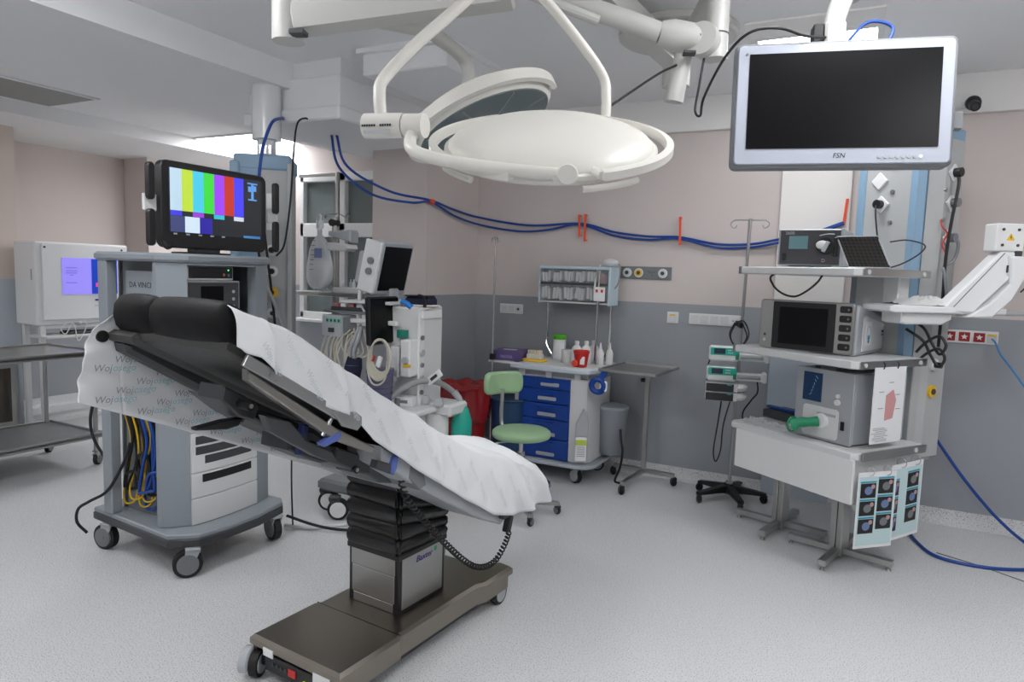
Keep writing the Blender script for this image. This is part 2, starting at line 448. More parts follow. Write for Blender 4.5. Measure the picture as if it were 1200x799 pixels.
# ceiling luminaires: recessed tray, white frame, glowing diffuser
def luminaire(x, y, z, sx, sy, label, group='ceiling luminaires', drop=.007):
    t = thing('ceiling_light', label, 'ceiling light', (x, y, z), 0, group)
    g = G(); w = .035
    g.box(0, sy / 2 + w / 2, -.008, sx + 2 * w, w, .016, .003); g.box(0, -sy / 2 - w / 2, -.008, sx + 2 * w, w, .016, .003)
    g.box(sx / 2 + w / 2, 0, -.008, w, sy, .016, .003); g.box(-sx / 2 - w / 2, 0, -.008, w, sy, .016, .003)
    obj('frame', g, WHITE, t)
    obj('diffuser', G().box(0, 0, -drop / 2, sx, sy, drop, drop * .2), LIGHT, t)
    return t
lt = luminaire(-.34, 4.40, 2.96, .60, .42, 'bright recessed ceiling light behind the large wall-side monitor')
obj('cover_plate', G().box(0, -.37, -.006, .67, .25, .012, .003), CORN, lt)
luminaire(-5.86, 5.45, 2.90, .90, .95, 'bright ceiling light panel above the far window corner')
for (x, y), w in zip(((1.7, 3.4), (1.5, 1.0), (.12, 2.35), (-2.6, -.5), (-.6, -.5), (-2.6, 1.3)),
                     ('right of the monitor', 'over the right of the room', 'over the middle of the room', 'over the left foreground', 'behind the camera', 'above the operating table')):
    luminaire(x, y, 2.96, .60, .60, 'unseen square opal ceiling light ' + w, drop=.07)  # out-of-view lights added to brighten room and ceiling; middle one explains monitor's shadow
luminaire(-5.70, .85, 2.90, .60, .60, 'unseen square opal ceiling light added over the left corridor strip', drop=.05)  # added out of view to brighten the alcove and white cabinet
# unlit return-air panel in the strip
t = thing('ceiling_vent', 'flat grey air panel set in the left ceiling strip', 'ceiling vent', (-5.97, 2.85, 2.9))
g = G(); g.box(0, 0, -.006, .66, 1.3, .012, .003); obj('panel', g, mat('vent_grey', (150, 150, 146), 0.6), t)
g = G()
for sx in (-1, 1): g.box(sx * .34, 0, -.008, .025, 1.34, .016, .003)
for sy in (-1, 1): g.box(0, sy * .66, -.008, .66, .025, .016, .003)
obj('frame', g, CEIL, t)

# ================================================================ operating table
def lerp(tab, s):
    if s <= tab[0][0]: return tab[0][1]
    for (a, za), (b, zb) in zip(tab, tab[1:]):
        if s <= b: return za + (zb - za) * (s - a) / (b - a)
    return tab[-1][1]
TOP = [(-1.10, 1.492), (-1.0, 1.461), (-.84, 1.388), (-.58, 1.221), (-.26, 1.035), (.01, .881), (.17, .820), (.42, .735), (.58, .665), (.70, .60)]
LOW = [(-1.08, 1.385), (-1.06, 1.365), (-1.01, 1.349), (-.93, 1.264), (-.76, 1.169), (-.65, 1.124), (-.57, 1.034), (-.26, .826), (0, .665), (.18, .560), (.36, .510), (.55, .495), (.70, .50)]
FARL = [(-1.24, 1.194), (-.94, 1.065), (-.61, .917), (-.28, .770), (.02, .613), (.4, .50), (.70, .54)]
ot = thing('operating_table', 'tilted operating table with black bellows column and steel base', 'operating table', (-1.65, 2.36, 0), -5)
# base
bp = [(-.326, -.59), (.165, -.59), (.165, -.27), (.150, -.25), (.150, .27), (.172, .31), (.172, .54), (.09, .55), (.03, .46), (-.19, .46), (-.25, .55), (-.332, .54), (-.332, .31), (-.31, .27), (-.31, -.25), (-.326, -.27)]
base = obj('base_cover', G().ext(bp, .122, .172, 'z', .013), STEELD, ot)
sk = [(.1645, -.575), (.1645, -.27), (.1495, -.25), (.1495, .27), (.1715, .31), (.1715, .50), (.150, .50), (.150, .32), (.128, .28), (.128, -.25), (.143, -.27), (.143, -.575)]
for f_ in (1, -1):
    obj('base_skirt', G().ext([(x if f_ > 0 else -.16 - x, y) for x, y in sk], .078, .158, 'z'), STEELD, base)
obj('base_seam', G().box(-.08, -.262, .1722, .47, .003, .0012), mat('seam_dark', (70, 66, 62), 0.4, 1.0), base)
obj('chassis', G().ext([(-.30, -.57), (.14, -.57), (.13, .5), (-.29, .5)], .05, .09, 'z', .004), BLACK, ot)
pn = obj('connector_panel', G().box(-.06, -.582, .088, .36, .012, .066, .003), BLACK, ot)
obj('warning_plate', G().box(-.215, -.5925, .132, .055, .004, .03), PAPER, pn)
obj('rating_plate', G().box(.075, -.5925, .112, .085, .004, .06), PAPER, pn)
obj('red_socket', G().box(-.085, -.5895, .092, .04, .004, .03, .001), RED, pn)
obj('indicator', G().box(-.005, -.5895, .080, .035, .004, .012), mat('indicator_lime', (190, 220, 20), .4, emit=1.5), pn)
for i in range(4): obj('socket', G().cyl((-.19 + i * .024, -.588, .092), (-.19 + i * .024, -.593, .092), .007, n=10), DGREY, pn)
for x, y, a in ((-.31, -.572, 25), (.12, -.53, 160), (.13, .47, 0), (-.28, .47, 180)):
    M = Matrix.Translation((x, y, 0)) @ Matrix.Rotation(R(a), 4, 'Z'); g = G(M)
    g.ext([(.058 * math.cos(R(t)), .056 + .058 * math.sin(R(t))) for t in range(-20, 201, 20)], -.052, -.012, 'x', .006)
    f = obj('caster', g, LGREY, ot)
    obj('wheel', G(M).cyl((-.010, 0, .052), (.022, 0, .052), .052, n=24), RUBBER, f)
    obj('wheel_hub', G(M).cyl((.020, 0, .052), (.026, 0, .052), .038, n=20), LGREY, f)
# column housing: two metal faces with black corner posts, stepped
cx, cy = -.095, .0
g = G(); g.box(cx, cy, .29, .282, .308, .24, .004)
col = obj('column_core', g, BLACK, ot)
g = G(); g.box(cx, cy - .155, .375, .246, .008, .076, .002); g.box(cx, cy - .1535, .275, .240, .008, .118, .002); g.box(cx, cy - .152, .193, .226, .008, .040, .002)
obj('column_plate', g, ALU, ot)
obj('column_plate', G().box(cx + .141, cy, .30, .008, .268, .225, .002), ALU, ot)
obj('column_plate', G().box(cx - .141, cy, .30, .008, .268, .225, .002), ALU, ot)
obj('column_collar', G().box(cx, cy, .418, .298, .324, .026, .005), BLACK, ot)
txt('maker_lettering', 'Baxter', .040, mat('ink_indigo', (52, 42, 134), .5), ot, face_right(cx + .1458, cy + .005, .378), shear=.25)
obj('maker_mark', G().ell((cx + .1455, cy + .082, .388), .001, .010, .012, 12, 8), mat('mark_green', (40, 150, 110), .5), ot)
# bellows
N = 48; prof = []; K = 8
for i in range(K * 6 + 1):
    t = i / (K * 6); ph = (t * K) % 1.0
    prof.append((t, .004 + .019 * abs(math.sin(math.pi * ph)) ** .6))
per = rrect(.274, .302, .02, 11)
vs = []; fs = []; n = len(per)
for t, e in prof:
    for j, (px, py) in enumerate(per):
        l = math.hypot(px, py); ux, uy = px / l, py / l
        w = 1 + .25 * math.sin(j * 1.7 + t * 23) * (1 - abs(t - .5))
        zt = .865 - .62 * py * (1 if py < .2 else .8)
        zz = .425 + (zt - .425) * t - (.006 * math.sin(j * .9 + t * 31))
        vs.append((cx + px + ux * e * w, cy + py + uy * e * w, zz))
for i in range(len(prof) - 1):
    for j in range(n): fs.append((i * n + j, i * n + (j + 1) % n, (i + 1) * n + (j + 1) % n, (i + 1) * n + j))
fs.append(tuple(range((len(prof) - 1) * n, len(prof) * n)))
obj('bellows', G().add(vs, fs), BELL, ot, sharp=60)
# tabletop: profiles in the side view (y along the table, z up) swept across its width
def slab(name, poly, x0, x1, m, bev=.006, par=ot): return obj(name, G().ext(poly, x0, x1, 'x', bev), m, par)
def band(tab, s0, s1, a, b, n=14):
    S = [s0 + (s1 - s0) * i / n for i in range(n + 1)]
    return [(s, lerp(tab, s) + a) for s in S] + [(s, lerp(tab, s) + b) for s in S[::-1]]
slab('leg_mattress', band(TOP, -.92, .60, -.085, -.016), -.255, .255, DPAD, .012)
slab('leg_frame', [(-.50, .995), (-.33, .895), (-.15, .79), (.15, .615), (.30, .54), (.30, .50), (.27, .485), (.12, .555), (-.12, .69), (-.26, .775), (-.50, .93)], -.24, .268, LGREY, .006)
slab('leg_frame_bracket', [(-.345, .93), (-.29, .90), (-.26, .80), (-.30, .79), (-.36, .85)], -.245, .272, MGREY, .004)
slab('back_plate', [(-1.10, 1.392), (-1.085, 1.402), (-.50, 1.085), (-.50, 1.045), (-.80, 1.205), (-1.085, 1.36), (-1.10, 1.37)], -.25, .262, DPAD, .008)
slab('far_edge_bar', [(-1.12, 1.380), (-1.10, 1.392), (-1.06, 1.382), (-.43, 1.042), (-.45, 1.002), (-1.09, 1.350), (-1.115, 1.360)], -.290, -.13, DPAD, .014)
slab('under_shell', [(-1.105, 1.352), (-1.07, 1.365), (-.49, 1.05), (-.51, .990), (-.80, 1.142), (-1.07, 1.308), (-1.10, 1.326)], -.282, -.20, DGREY, .014)
None and slab('under_shell', [(-1.02, 1.33), (-.50, 1.05), (-.50, 1.02), (-1.02, 1.30)], -.11, .20, DPAD, .006)
def cushion(name, x0, x1):
    """padded block across the table's head end, rounded on every edge"""
    pts = [(-1.098, 1.388), (-1.112, 1.405), (-1.120, 1.44), (-1.116, 1.475), (-1.100, 1.498), (-1.075, 1.503), (-.98, 1.452), (-.90, 1.40), (-.90, 1.33), (-1.0, 1.36)]
    g = G(); cs = sum(p[0] for p in pts) / len(pts); cz = sum(p[1] for p in pts) / len(pts); w = x1 - x0
    xs = [(x0, .80), (x0 + .006, .90), (x0 + .02, .97), (x0 + w * .3, 1.01), (x0 + w * .5, 1.02), (x0 + w * .7, 1.01), (x1 - .02, .97), (x1 - .006, .90), (x1, .80)]
    n = len(pts); vs = []; fs = []
    for x, k in xs:
        for p in pts: vs.append((x, cs + (p[0] - cs) * k, cz + (p[1] - cz) * k))
    for i in range(len(xs) - 1):
        for j in range(n): fs.append((i * n + j, i * n + (j + 1) % n, (i + 1) * n + (j + 1) % n, (i + 1) * n + j))
    fs.append(tuple(range(n))[::-1]); fs.append(tuple(range((len(xs) - 1) * n, len(xs) * n)))
    return obj(name, g.add(vs, fs), VINYLB, ot, sharp=60)
cushion('head_cushion', -.262, -.068)
cushion('back_cushion', -.072, .262)
def strap(x0, x1, z0, z1, w, x, m, nm, par=ot, t=.012):
    d = Vector((z1[0] - z0[0], z1[1] - z0[1])); p = Vector((-d.y, d.x)).normalized() * w / 2
    q = [(z0[0] + p.x, z0[1] + p.y), (z1[0] + p.x, z1[1] + p.y), (z1[0] - p.x, z1[1] - p.y), (z0[0] - p.x, z0[1] - p.y)]
    return obj(nm, G().ext(q, x - t / 2, x + t / 2, 'x', .002), m, par)
# side rails on both sides
for sx in (1, -1):
    r = strap(0, 0, (-1.06, 1.348), (-.66, 1.108), .034, sx * .292, STEEL, 'side_rail')
    obj('rail_bolt', G().cyl((sx * .296, -.98, 1.30), (sx * .302, -.98, 1.30), .007, n=12), CHROME, r)
    obj('rail_post', G().cyl((sx * .25, -1.03, 1.33), (sx * .29, -1.03, 1.33), .009, n=10), STEEL, r)
    obj('rail_post', G().cyl((sx * .25, -.70, 1.13), (sx * .29, -.70, 1.13), .009, n=10), STEEL, r)
g = G().ext([(-.76, 1.165), (-.66, 1.145), (-.635, 1.125), (-.635, 1.10), (-.655, 1.085), (-.72, 1.11)], .296, .306, 'x', .002)
obj('rail_end_plate', g, STEEL, ot)
slab('lower_rail', [(-1.04, 1.318), (-.72, 1.100), (-.55, 1.005), (-.56, .985), (-.74, 1.070), (-1.04, 1.288)], .25, .282, mat('rail_grey', (150, 147, 142), .32, .8), .004)
# mechanism under the seat
slab('actuator_housing', [(-.98, 1.21), (-.74, 1.10), (-.50, .99), (-.33, .92), (-.18, .88), (-.20, .84), (-.38, .90), (-.58, .95), (-.78, 1.06), (-.90, 1.14)], -.10, .10, BLACK, .006)
slab('gear_block', [(-.78, 1.085), (-.69, 1.065), (-.60, .99), (-.60, .94), (-.66, .95), (-.79, 1.02)], .00, .14, DGREY, .006)
slab('gear_block', [(-.60, .995), (-.50, .95), (-.44, .91), (-.44, .86), (-.52, .89), (-.62, .95)], -.02, .16, DGREY, .006)
slab('gear_block', [(-.42, .92), (-.30, .88), (-.26, .84), (-.30, .79), (-.37, .81), (-.44, .86)], -.05, .14, mat('bracket_grey', (88, 90, 92), .4, .3), .006)
slab('gear_block', [(-1.0, 1.25), (-.93, 1.21), (-.88, 1.17), (-.90, 1.13), (-.95, 1.15), (-1.01, 1.21)], .0, .12, DGREY, .005)
for s_, z_ in ((-.95, 1.19), (-.84, 1.11), (-.70, 1.02), (-.52, .90)):
    obj('pivot_bolt', G().cyl((.08, s_, z_), (.17, s_, z_), .014, n=14), BLACK, ot)
    obj('pivot_cap', G().cyl((.17, s_, z_), (.174, s_, z_), .007, n=10), STEEL, ot)
slab('seat_side_bracket', [(-.95, 1.17), (-.86, 1.14), (-.80, 1.07), (-.69, 1.01), (-.67, .965), (-.76, 1.01), (-.93, 1.12)], .20, .235, DGREY, .004)
g = G().tube([(.05, -.87, 1.18), (.06, -.885, 1.15), (.06, -.91, 1.125)], .012, 10, 5)
lv = obj('clamp_lever', g, DGREY, ot)
obj('lever_grip', G().ext([(-.90, 1.135), (-.92, 1.112), (-.96, 1.108), (-1.06, 1.122), (-1.06, 1.13), (-.97, 1.138)], .045, .075, 'x', .004), BLACK, lv)
BLUEG = mat('lever_blue', (86, 106, 176), .4)
g = G().ext([(-.75, 1.10), (-.725, 1.095), (-.74, 1.03), (-.755, 1.0), (-.77, 1.005), (-.765, 1.05)], .14, .165, 'x', .004); obj('blue_lever', g, mat('lever_dark_blue', (44, 58, 112), .4), ot)
g = G().ext([(-.79, 1.065), (-.71, 1.09), (-.70, 1.08), (-.71, 1.06), (-.77, 1.05)], .262, .285, 'x', .004); obj('blue_lever', g, BLUEG, ot)
g = G().ext([(-.45, .955), (-.43, .955), (-.44, .905), (-.455, .89), (-.47, .895), (-.465, .93)], .262, .285, 'x', .004); obj('blue_lever', g, BLUEG, ot)
g = G().cyl((.275, -.735, 1.14), (.275, -.755, 1.115), .010, n=12); g.cyl((.275, -.755, 1.115), (.275, -.775, 1.085), .007, n=12); obj('chrome_knob', g, CHROME, ot)
g = G().ext([(-.53, .955), (-.47, .93), (-.44, .905), (-.45, .885), (-.54, .93)], .245, .28, 'x', .003); obj('clamp_block', g, DGREY, ot)
None and obj('lower_bar', G().tube([(.22, -.52, .89), (.24, -.25, .80), (.22, .02, .65)], .012, 8, 6), DGREY, ot)
obj('head_bracket', G().cyl((-.29, -1.135, 1.372), (-.27, -1.135, 1.372), .018, n=12), BLACK, ot)

# corded hand control clipped to the foot end
hc = thing('hand_control', 'black corded hand control hanging at the foot of the operating table', 'hand control', (-1.65, 2.36, 0), -5)
obj('control_body', G().box(.285, .30, .485, .03, .035, .075, .005, rx=-20), BLACK, hc)
obj('hook', G().box(.283, .27, .535, .03, .05, .03, .004), DGREY, hc)
path = spline([(.30, -.44, .87), (.315, -.42, .80), (.325, -.30, .66), (.335, -.12, .485), (.34, .0, .405), (.335, .12, .385), (.32, .22, .42), (.295, .30, .455)], 16)
# coil around the path
L = [0.0]
for a, b in zip(path, path[1:]): L.append(L[-1] + (b - a).length)
pts = []; turns = 48
for i in range(turns * 8):
    t = i / (turns * 8 - 1) * L[-1]; k = 0
    while k < len(L) - 2 and L[k + 1] < t: k += 1
    f = (t - L[k]) / (L[k + 1] - L[k]); p = path[k].lerp(path[k + 1], f); tg = (path[k + 1] - path[k]).normalized()
    u = tg.cross(Vector((1, 0, 0))).normalized(); w = Vector((1, 0, 0)); a = 2 * math.pi * i / 8
    pts.append(p + (u * math.cos(a) + w * math.sin(a)) * .0105)
obj('coiled_cord', G().loft([(p, .0036) for p in pts], 5), RUBBER, hc)

# disposable sheet: hangs over both long sides, bunched at the foot
sh = thing('table_sheet', 'white disposable paper sheet printed with faint logos draped over the operating table', 'sheet', (-1.65, 2.36, 0), -5)
rnd = random.Random(3)
def sheet_pt(u, v):
    s = -1.085 + 1.785 * u; zt = lerp(TOP, s); zl = lerp(LOW, s); zf = lerp(FARL, s); foot = max(0, (s - .05) / .6)
    wr = .004 * math.sin(s * 23 + v * 9) + .003 * math.sin(s * 41 - v * 17)
    if s < .62:
        seam = .022 * math.exp(-abs(s + .98) / .012) + .022 * math.exp(-abs(s + .70) / .014) + .016 * math.exp(-abs(s + .22) / .012)
    else: seam = 0
    if v < .28:
        t = v / .28; x = .296 - .030 * t ** 3 + wr + seam * .8; z = zl + (zt - zl) * t ** .9
        x += foot * .03 * math.sin(s * 30 + t * 4)
    elif v < .66:
        t = (v - .28) / .38; x = .266 - .532 * t; z = zt + .010 * math.sin(math.pi * t) + seam * .4 + wr
        z += foot * (.055 * math.sin(math.pi * t) + .022 * math.sin(s * 25 + t * 9) + .06 * t)
    else:
        t = (v - .66) / .34; x = -.266 - .012 * math.sin(math.pi * t) + foot * .02 * math.sin(s * 22); z = zt + foot * .06 * (1 - t) - (zt - zf) * t
    if s > .60:                                     # turned down at the very end
        k = (s - .60) / .10; z -= .05 * k * (1 if .2 < v < .75 else .3); x *= 1 - .12 * k
    return (x, s, z)
obj('sheet_cover', G().grid(sheet_pt, 150, 70), SHEET, sh, sharp=70, solid=.0015)
def head_pt(u, v):                                   # free corner that hangs past the head cushions
    z = 1.452 + (1.150 - 1.452) * v
    sl = lerp([(1.15, -1.215), (1.30, -1.19), (1.39, -1.165), (1.43, -1.12), (1.46, -1.085)], z)
    s = sl + (-1.083 - sl) * u; zf = lerp(FARL, s); z = 1.452 + (zf - 1.452) * v
    return (-.268 - .012 * math.sin(math.pi * v) + .008 * (math.sin(v * 14 + u * 3) + .6 * math.sin(v * 31)) * (1 - u) ** 2, s, z)
obj('sheet_head_end', G().grid(head_pt, 24, 40), SHEET, sh, sharp=70, solid=.0015)
# printed logos
def logo(M, c1, c2):
    a = txt('printed_logo', 'Woj', .030, c1, sh, M @ Matrix.Translation((-.020, 0, 0)), .0002, .2)
    b = txt('printed_logo', 'osego', .030, c2, sh, M @ Matrix.Translation((.0445, 0, 0)), .0002, .2)
    return a, b
B0 = logo(Matrix(), INKG, INKT); B1 = logo(Matrix(), mat('ink_faint', (203, 206, 211), .8), mat('ink_faint_teal', (205, 213, 216), .8))
def put(M, B):
    for o in B:
        c = o.copy(); COL.objects.link(c); c.parent = sh; c.matrix_local = M
for r_ in range(6):
    for k in range(12):
        s = -1.125 + k * .125 + (.062 if r_ % 2 else 0); z = lerp(FARL, s) + .035 + r_ * .048
        if s > .0 or s < -1.14 or z > 1.33 - .53 * (s + 1.1): continue
        put(Matrix.Translation((-.2590, s, z)) @ Matrix.Rotation(R(90), 4, 'Z') @ Matrix.Rotation(R(90), 4, 'X') @ Matrix.Rotation(R(-4), 4, 'Z'), B0)
for k in range(20):
    s = -.99 + k * .075; z = (lerp(TOP, s) + lerp(LOW, s)) / 2 + (.032 if k % 2 else -.035)
    put(Matrix.Translation((.3095, s, z)) @ Matrix.Rotation(R(90), 4, 'Z') @ Matrix.Rotation(R(90), 4, 'X') @ Matrix.Rotation(R(-58), 4, 'Z') @ Matrix.Scale(.9, 4), B1)
for o in B1: bpy.data.objects.remove(o)
for o in B0: bpy.data.objects.remove(o)

# ================================================================ vision cart (front faces the operating table)
vc = thing('equipment_cart', 'tall grey equipment cart with open shelf and cable recess under the colour-bar screen', 'equipment cart', (-3.33, 2.55, 0), 90)
plat = [(-.30, .42), (-.36, -.28), (-.30, -.355), (-.262, -.395), (-.10, -.425), (.10, -.425), (.31, -.385), (.36, -.33), (.36, .42)]
obj('platform', G().ext(plat, .195, .222, 'z', .006), CART, vc)
obj('bumper', G().ext([(x * 1.01, y * 1.01) for x, y in plat], .152, .198, 'z', .006), DGREY, vc)
for x, y, a in ((-.29, .30, 10), (-.28, -.37, 55), (.27, -.37, -15), (.29, .30, 160)): caster(vc, x, y, .071, a, hub=MGREY, housing=LGREY, top=.154)
g = G(); g.ext([(-.318, -.178), (-.215, -.275), (-.215, -.235), (-.27, -.15), (-.318, -.15)], .222, 1.60, 'z', .004)
obj('corner_post', g, CART, vc)
obj('corner_post', G().ext([(.215, -.285), (.326, -.255), (.326, -.18), (.215, -.22)], .222, 1.60, 'z', .004), CART, vc)
obj('rear_post', G().box(-.295, .255, .911, .06, .075, 1.378, .006), CART, vc)
obj('rear_post', G().box(.295, .255, .911, .06, .075, 1.378, .006), CART, vc)
g = G(); g.box(-.205, .05, .911, .012, .40, 1.378); g.box(.31, .03, .911, .012, .50, 1.378); g.box(.05, .285, .911, .52, .012, 1.378)
g.box(-.245, -.16, .911, .08, .012, 1.378)
obj('inner_panel', g, mat('cart_grey_inner', (122, 128, 133), .5), vc)
obj('top_slab', G().ext([(-.335, .30), (-.335, -.19), (-.225, -.30), (.225, -.31), (.335, -.27), (.335, .30)], 1.60, 1.645, 'z', .012), CART, vc)
for z in (.985, 1.30): obj('shelf', G().box(.05, .03, z, .51, .49, .018, .003), CART, vc)
obj('shelf_lip', G().box(.0, -.268, 1.593, .43, .03, .014, .003), CART, vc)
obj('side_recess_board', G().box(-.255, .02, 1.25, .012, .26, .60, .003), CART, vc)
txt('handwriting', 'DA VINCI', .042, INKD, vc, Matrix.Translation((-.2620, .03, 1.475)) @ Matrix.Rotation(R(-90), 4, 'Z') @ Matrix.Rotation(R(90), 4, 'X'), .0004)
obj('paper_label', G().box(-.2625, .035, 1.40, .002, .062, .062), PAPER, vc)
# white processor fronts
FR = [(-.212, -.284), (-.10, -.300), (.0, -.304), (.10, -.300), (.212, -.290)]
def front(name, z0, z1, m, x0=-.212, x1=.212, out=0.0, par=vc):
    P = [(x, lerp(FR, x) - out) for x in [x0 + (x1 - x0) * i / 8 for i in range(9)]] + [(x1, -.21), (x0, -.21)]
    return obj(name, G().ext(P, z0, z1, 'z', .003), m, par)
front('lower_front', .225, .365, OFFW)
df = front('drawer_front', .368, .500, OFFW)
front('drawer_slot', .445, .490, BLACK, -.155, .165, .002, df)
vf = front('processor_front', .503, .715, OFFW)
for z0, x0 in ((.652, -.19), (.597, -.19), (.544, -.14)): front('vent_slot', z0, z0 + .046, DGREY, x0, .165, .002, vf)
obj('power_button', G().cyl((.192, -.292, .60), (.192, -.297, .60), .008, n=12), BLUEC, vf)
front('upper_front', .718, .97, OFFW)

# electronics on the cart's open shelf
b1 = thing('control_unit', 'slim black and white control unit tilted on top of another box in the grey cart', 'electronic unit', (-3.33, 2.55, 1.51), 90)
g = G(); g.box(-.045, -.09, .036, .29, .30, .072, .004); obj('unit_case', g, WHITE, b1)
obj('front_panel', G().box(-.045, -.243, .040, .27, .008, .058, .002), BLACK, b1)
obj('light', G().cyl((.06, -.248, .055), (.06, -.250, .055), .004, n=8), mat('green_lamp', (70, 230, 110), .4, emit=3), b1)
obj('button', G().cyl((.03, -.248, .030), (.03, -.252, .030), .008, n=10), mat('button_pink', (190, 110, 100), .4), b1)
obj('button', G().cyl((.06, -.248, .028), (.06, -.252, .028), .008, n=10), mat('button_blue', (90, 110, 140), .4), b1)
for i in range(2): obj('port', G().box(-.15, -.248, .024 + .018 * i, .02, .003, .008), BLACK, b1)
b2 = thing('light_source', 'dark-fronted grey illuminator unit inside the grey cart', 'electronic unit', (-3.33, 2.55, 1.31), 90)
obj('unit_case', G().box(-.035, -.08, .099, .34, .34, .197, .004), LGREY, b2)
obj('front_panel', G().box(-.035, -.253, .10, .315, .006, .178, .002), DGREY, b2)
obj('display', G().box(-.05, -.2575, .12, .14, .004, .10, .002), SCREEN, b2)
for i, z in enumerate((.06, .10, .14)): obj('button', G().cyl((.085, -.256, z), (.085, -.260, z), .009, n=12), LGREY, b2)

# colour-bar touch screen standing on the cart
mo = thing('touchscreen', 'black touchscreen showing colour bars on top of the grey cart', 'monitor', (-3.33, 2.55, 1.645), 90)
z0 = .03; yf = -.13
def rbox(nm, w, h, t, r, y, cz, m, par, cx=0.10, bev=.006):
    return obj(nm, G().ext(rrect(w, h, r, 5, cx, cz), y - t / 2, y + t / 2, 'y', bev), m, par)
rbox('housing', .69, .445, .05, .04, yf + .03, z0 + .222, BLACK, mo)
scr = rbox('screen', .605, .335, .004, .006, yf + .003, z0 + .245, mat('screen_grey', (46, 48, 54), .2, emit=.25), mo, bev=.0)
def bar(x0, x1, za, zb, c, e=.62):
    m = mat('bar_%d_%d_%d' % c, c, .3, emit=e)
    obj('colour_bar', G().box((x0 + x1) / 2, yf - .0005, (za + zb) / 2, x1 - x0, .003, zb - za), m, scr)
sx0, sx1, st, sb = -.196, .270, z0 + .408, z0 + .085
cs = [(176, 200, 216), (178, 206, 60), (70, 190, 216), (60, 206, 60), (150, 66, 232), (190, 52, 40), (70, 66, 232)]
for i, c in enumerate(cs):
    w_ = (sx1 - sx0) / 7; bar(sx0 + i * w_, sx0 + (i + 1) * w_, st - .215, st, c)
for i, c in ((0, (64, 60, 210)), (2, (150, 60, 200)), (4, (60, 180, 200)), (6, (200, 206, 216))): bar(sx0 + i * w_, sx0 + (i + 1) * w_, st - .24, st - .217, c)
for a, b, c in ((0, 1.25, (62, 68, 110)), (1.25, 2.6, (196, 214, 226)), (2.6, 3.8, (44, 36, 150))): bar(sx0 + a * w_, sx0 + b * w_, sb - .002, st - .242, c)
for x_, z_, wd_, hh in ((.335, st - .06, .016, .09), (.335, st - .018, .07, .008), (.335, st - .11, .06, .008), (.315, st - .05, .02, .03), (.352, st - .045, .02, .03)):
    obj('robot_icon', G().box(x_, yf - .0005, z_, wd_, .003, hh), mat('icon_blue', (90, 140, 200), .3, emit=.8), scr)
obj('status_strip', G().box(.33, yf - .0005, sb - .002, .12, .003, .014), mat('strip_blue', (60, 110, 160), .3, emit=.8), scr)
for i in range(5): obj('toolbar_icon', G().box(-.17 + i * .075, yf - .0005, sb - .012, .02, .003, .008), mat('icon_grey', (130, 134, 140), .3, emit=.5), scr)
for sx, cxx in ((-1, -.300), (1, .520)):
    hd = obj('bracket', G().box(cxx - sx * .012, yf + .035, z0 + .222, .07, .02, .085, .004), OFFW, mo)
    for dz in (.105, -.125): obj('handle_pad', G().ext(rrect(.042, .185, .02, 5, cxx, z0 + .222 + dz), yf - .005, yf + .025, 'y', .006), BLACK, hd)
obj('neck', G().box(.05, yf + .06, .02, .16, .08, .08, .008), DGREY, mo)
obj('foot', G().box(.05, yf + .08, .006, .26, .16, .012, .004), BLACK, mo)
obj('camera_plug', G().tube([(-.20, yf - .02, .045), (-.24, yf - .03, .03), (-.255, yf - .02, .06)], .013, 8, 5), BLACK, mo)

# loops of cable in the cart's side recess
def w2(x, y): return (x, y)
rc = random.Random(11)
CABS = [('yellow', YEL, .005, 4), ('blue', BLUEC, .008, 5), ('black', RUBBER, .008, 6)]
lab = {'yellow': 'yellow cable looped in the side recess of the grey cart', 'blue': 'blue cable hanging in the side recess of the grey cart', 'black': 'black cable hanging in the side recess of the grey cart'}
for nm, m, r, cnt in CABS:
    for i in range(cnt):
        if nm == 'yellow': X = -3.52 + .055 * i + rc.uniform(-.02, .02); zl = .27 + .03 * (i % 2)
        elif nm == 'blue': X = -3.38 + .045 * i + rc.uniform(-.015, .015); zl = .26 + .10 * (i % 3)
        else: X = -3.54 + .065 * i + rc.uniform(-.02, .02); zl = .34 + .1 * (i % 3)
        Y = 2.285 + rc.uniform(0, .05)
        p = [(X, Y, 1.02 + rc.uniform(0, .1)), (X - .02, Y - .02, .86), (X + .03, Y - .01, .66), (X + rc.uniform(-.03, .05), Y, .50), (X - .06, Y, .36), (X - .03, Y - .01, zl), (X + .04, Y, zl + .02), (X + .07, Y, .40), (X + .03, Y + .02, .55), (X + .02, Y + .03, .80)]
        p = [(min(max(a, -3.57), -3.19), min(max(b, 2.262), 2.335), max(c, .236)) for a, b, c in p]
        cable('cable', p, r, m, lab[nm], 'cable', nm + ' cables in the cart recess', k=6)
cable('cable', [(-3.47, 2.285, .62), (-3.5, 2.26, .50), (-3.56, 2.21, .36), (-3.64, 2.16, .30), (-3.71, 2.14, .25), (-3.76, 2.16, .16), (-3.74, 2.20, .09)], .008, RUBBER, 'black power cord looping over the corner of the cart platform', 'cable')
cable('cable', [(-3.66, 2.27, .98), (-3.68, 2.24, .88), (-3.71, 2.22, .74), (-3.70, 2.23, .62), (-3.66, 2.27, .50)], .008, RUBBER, 'black cable bowed outside the left edge of the grey cart', 'cable')

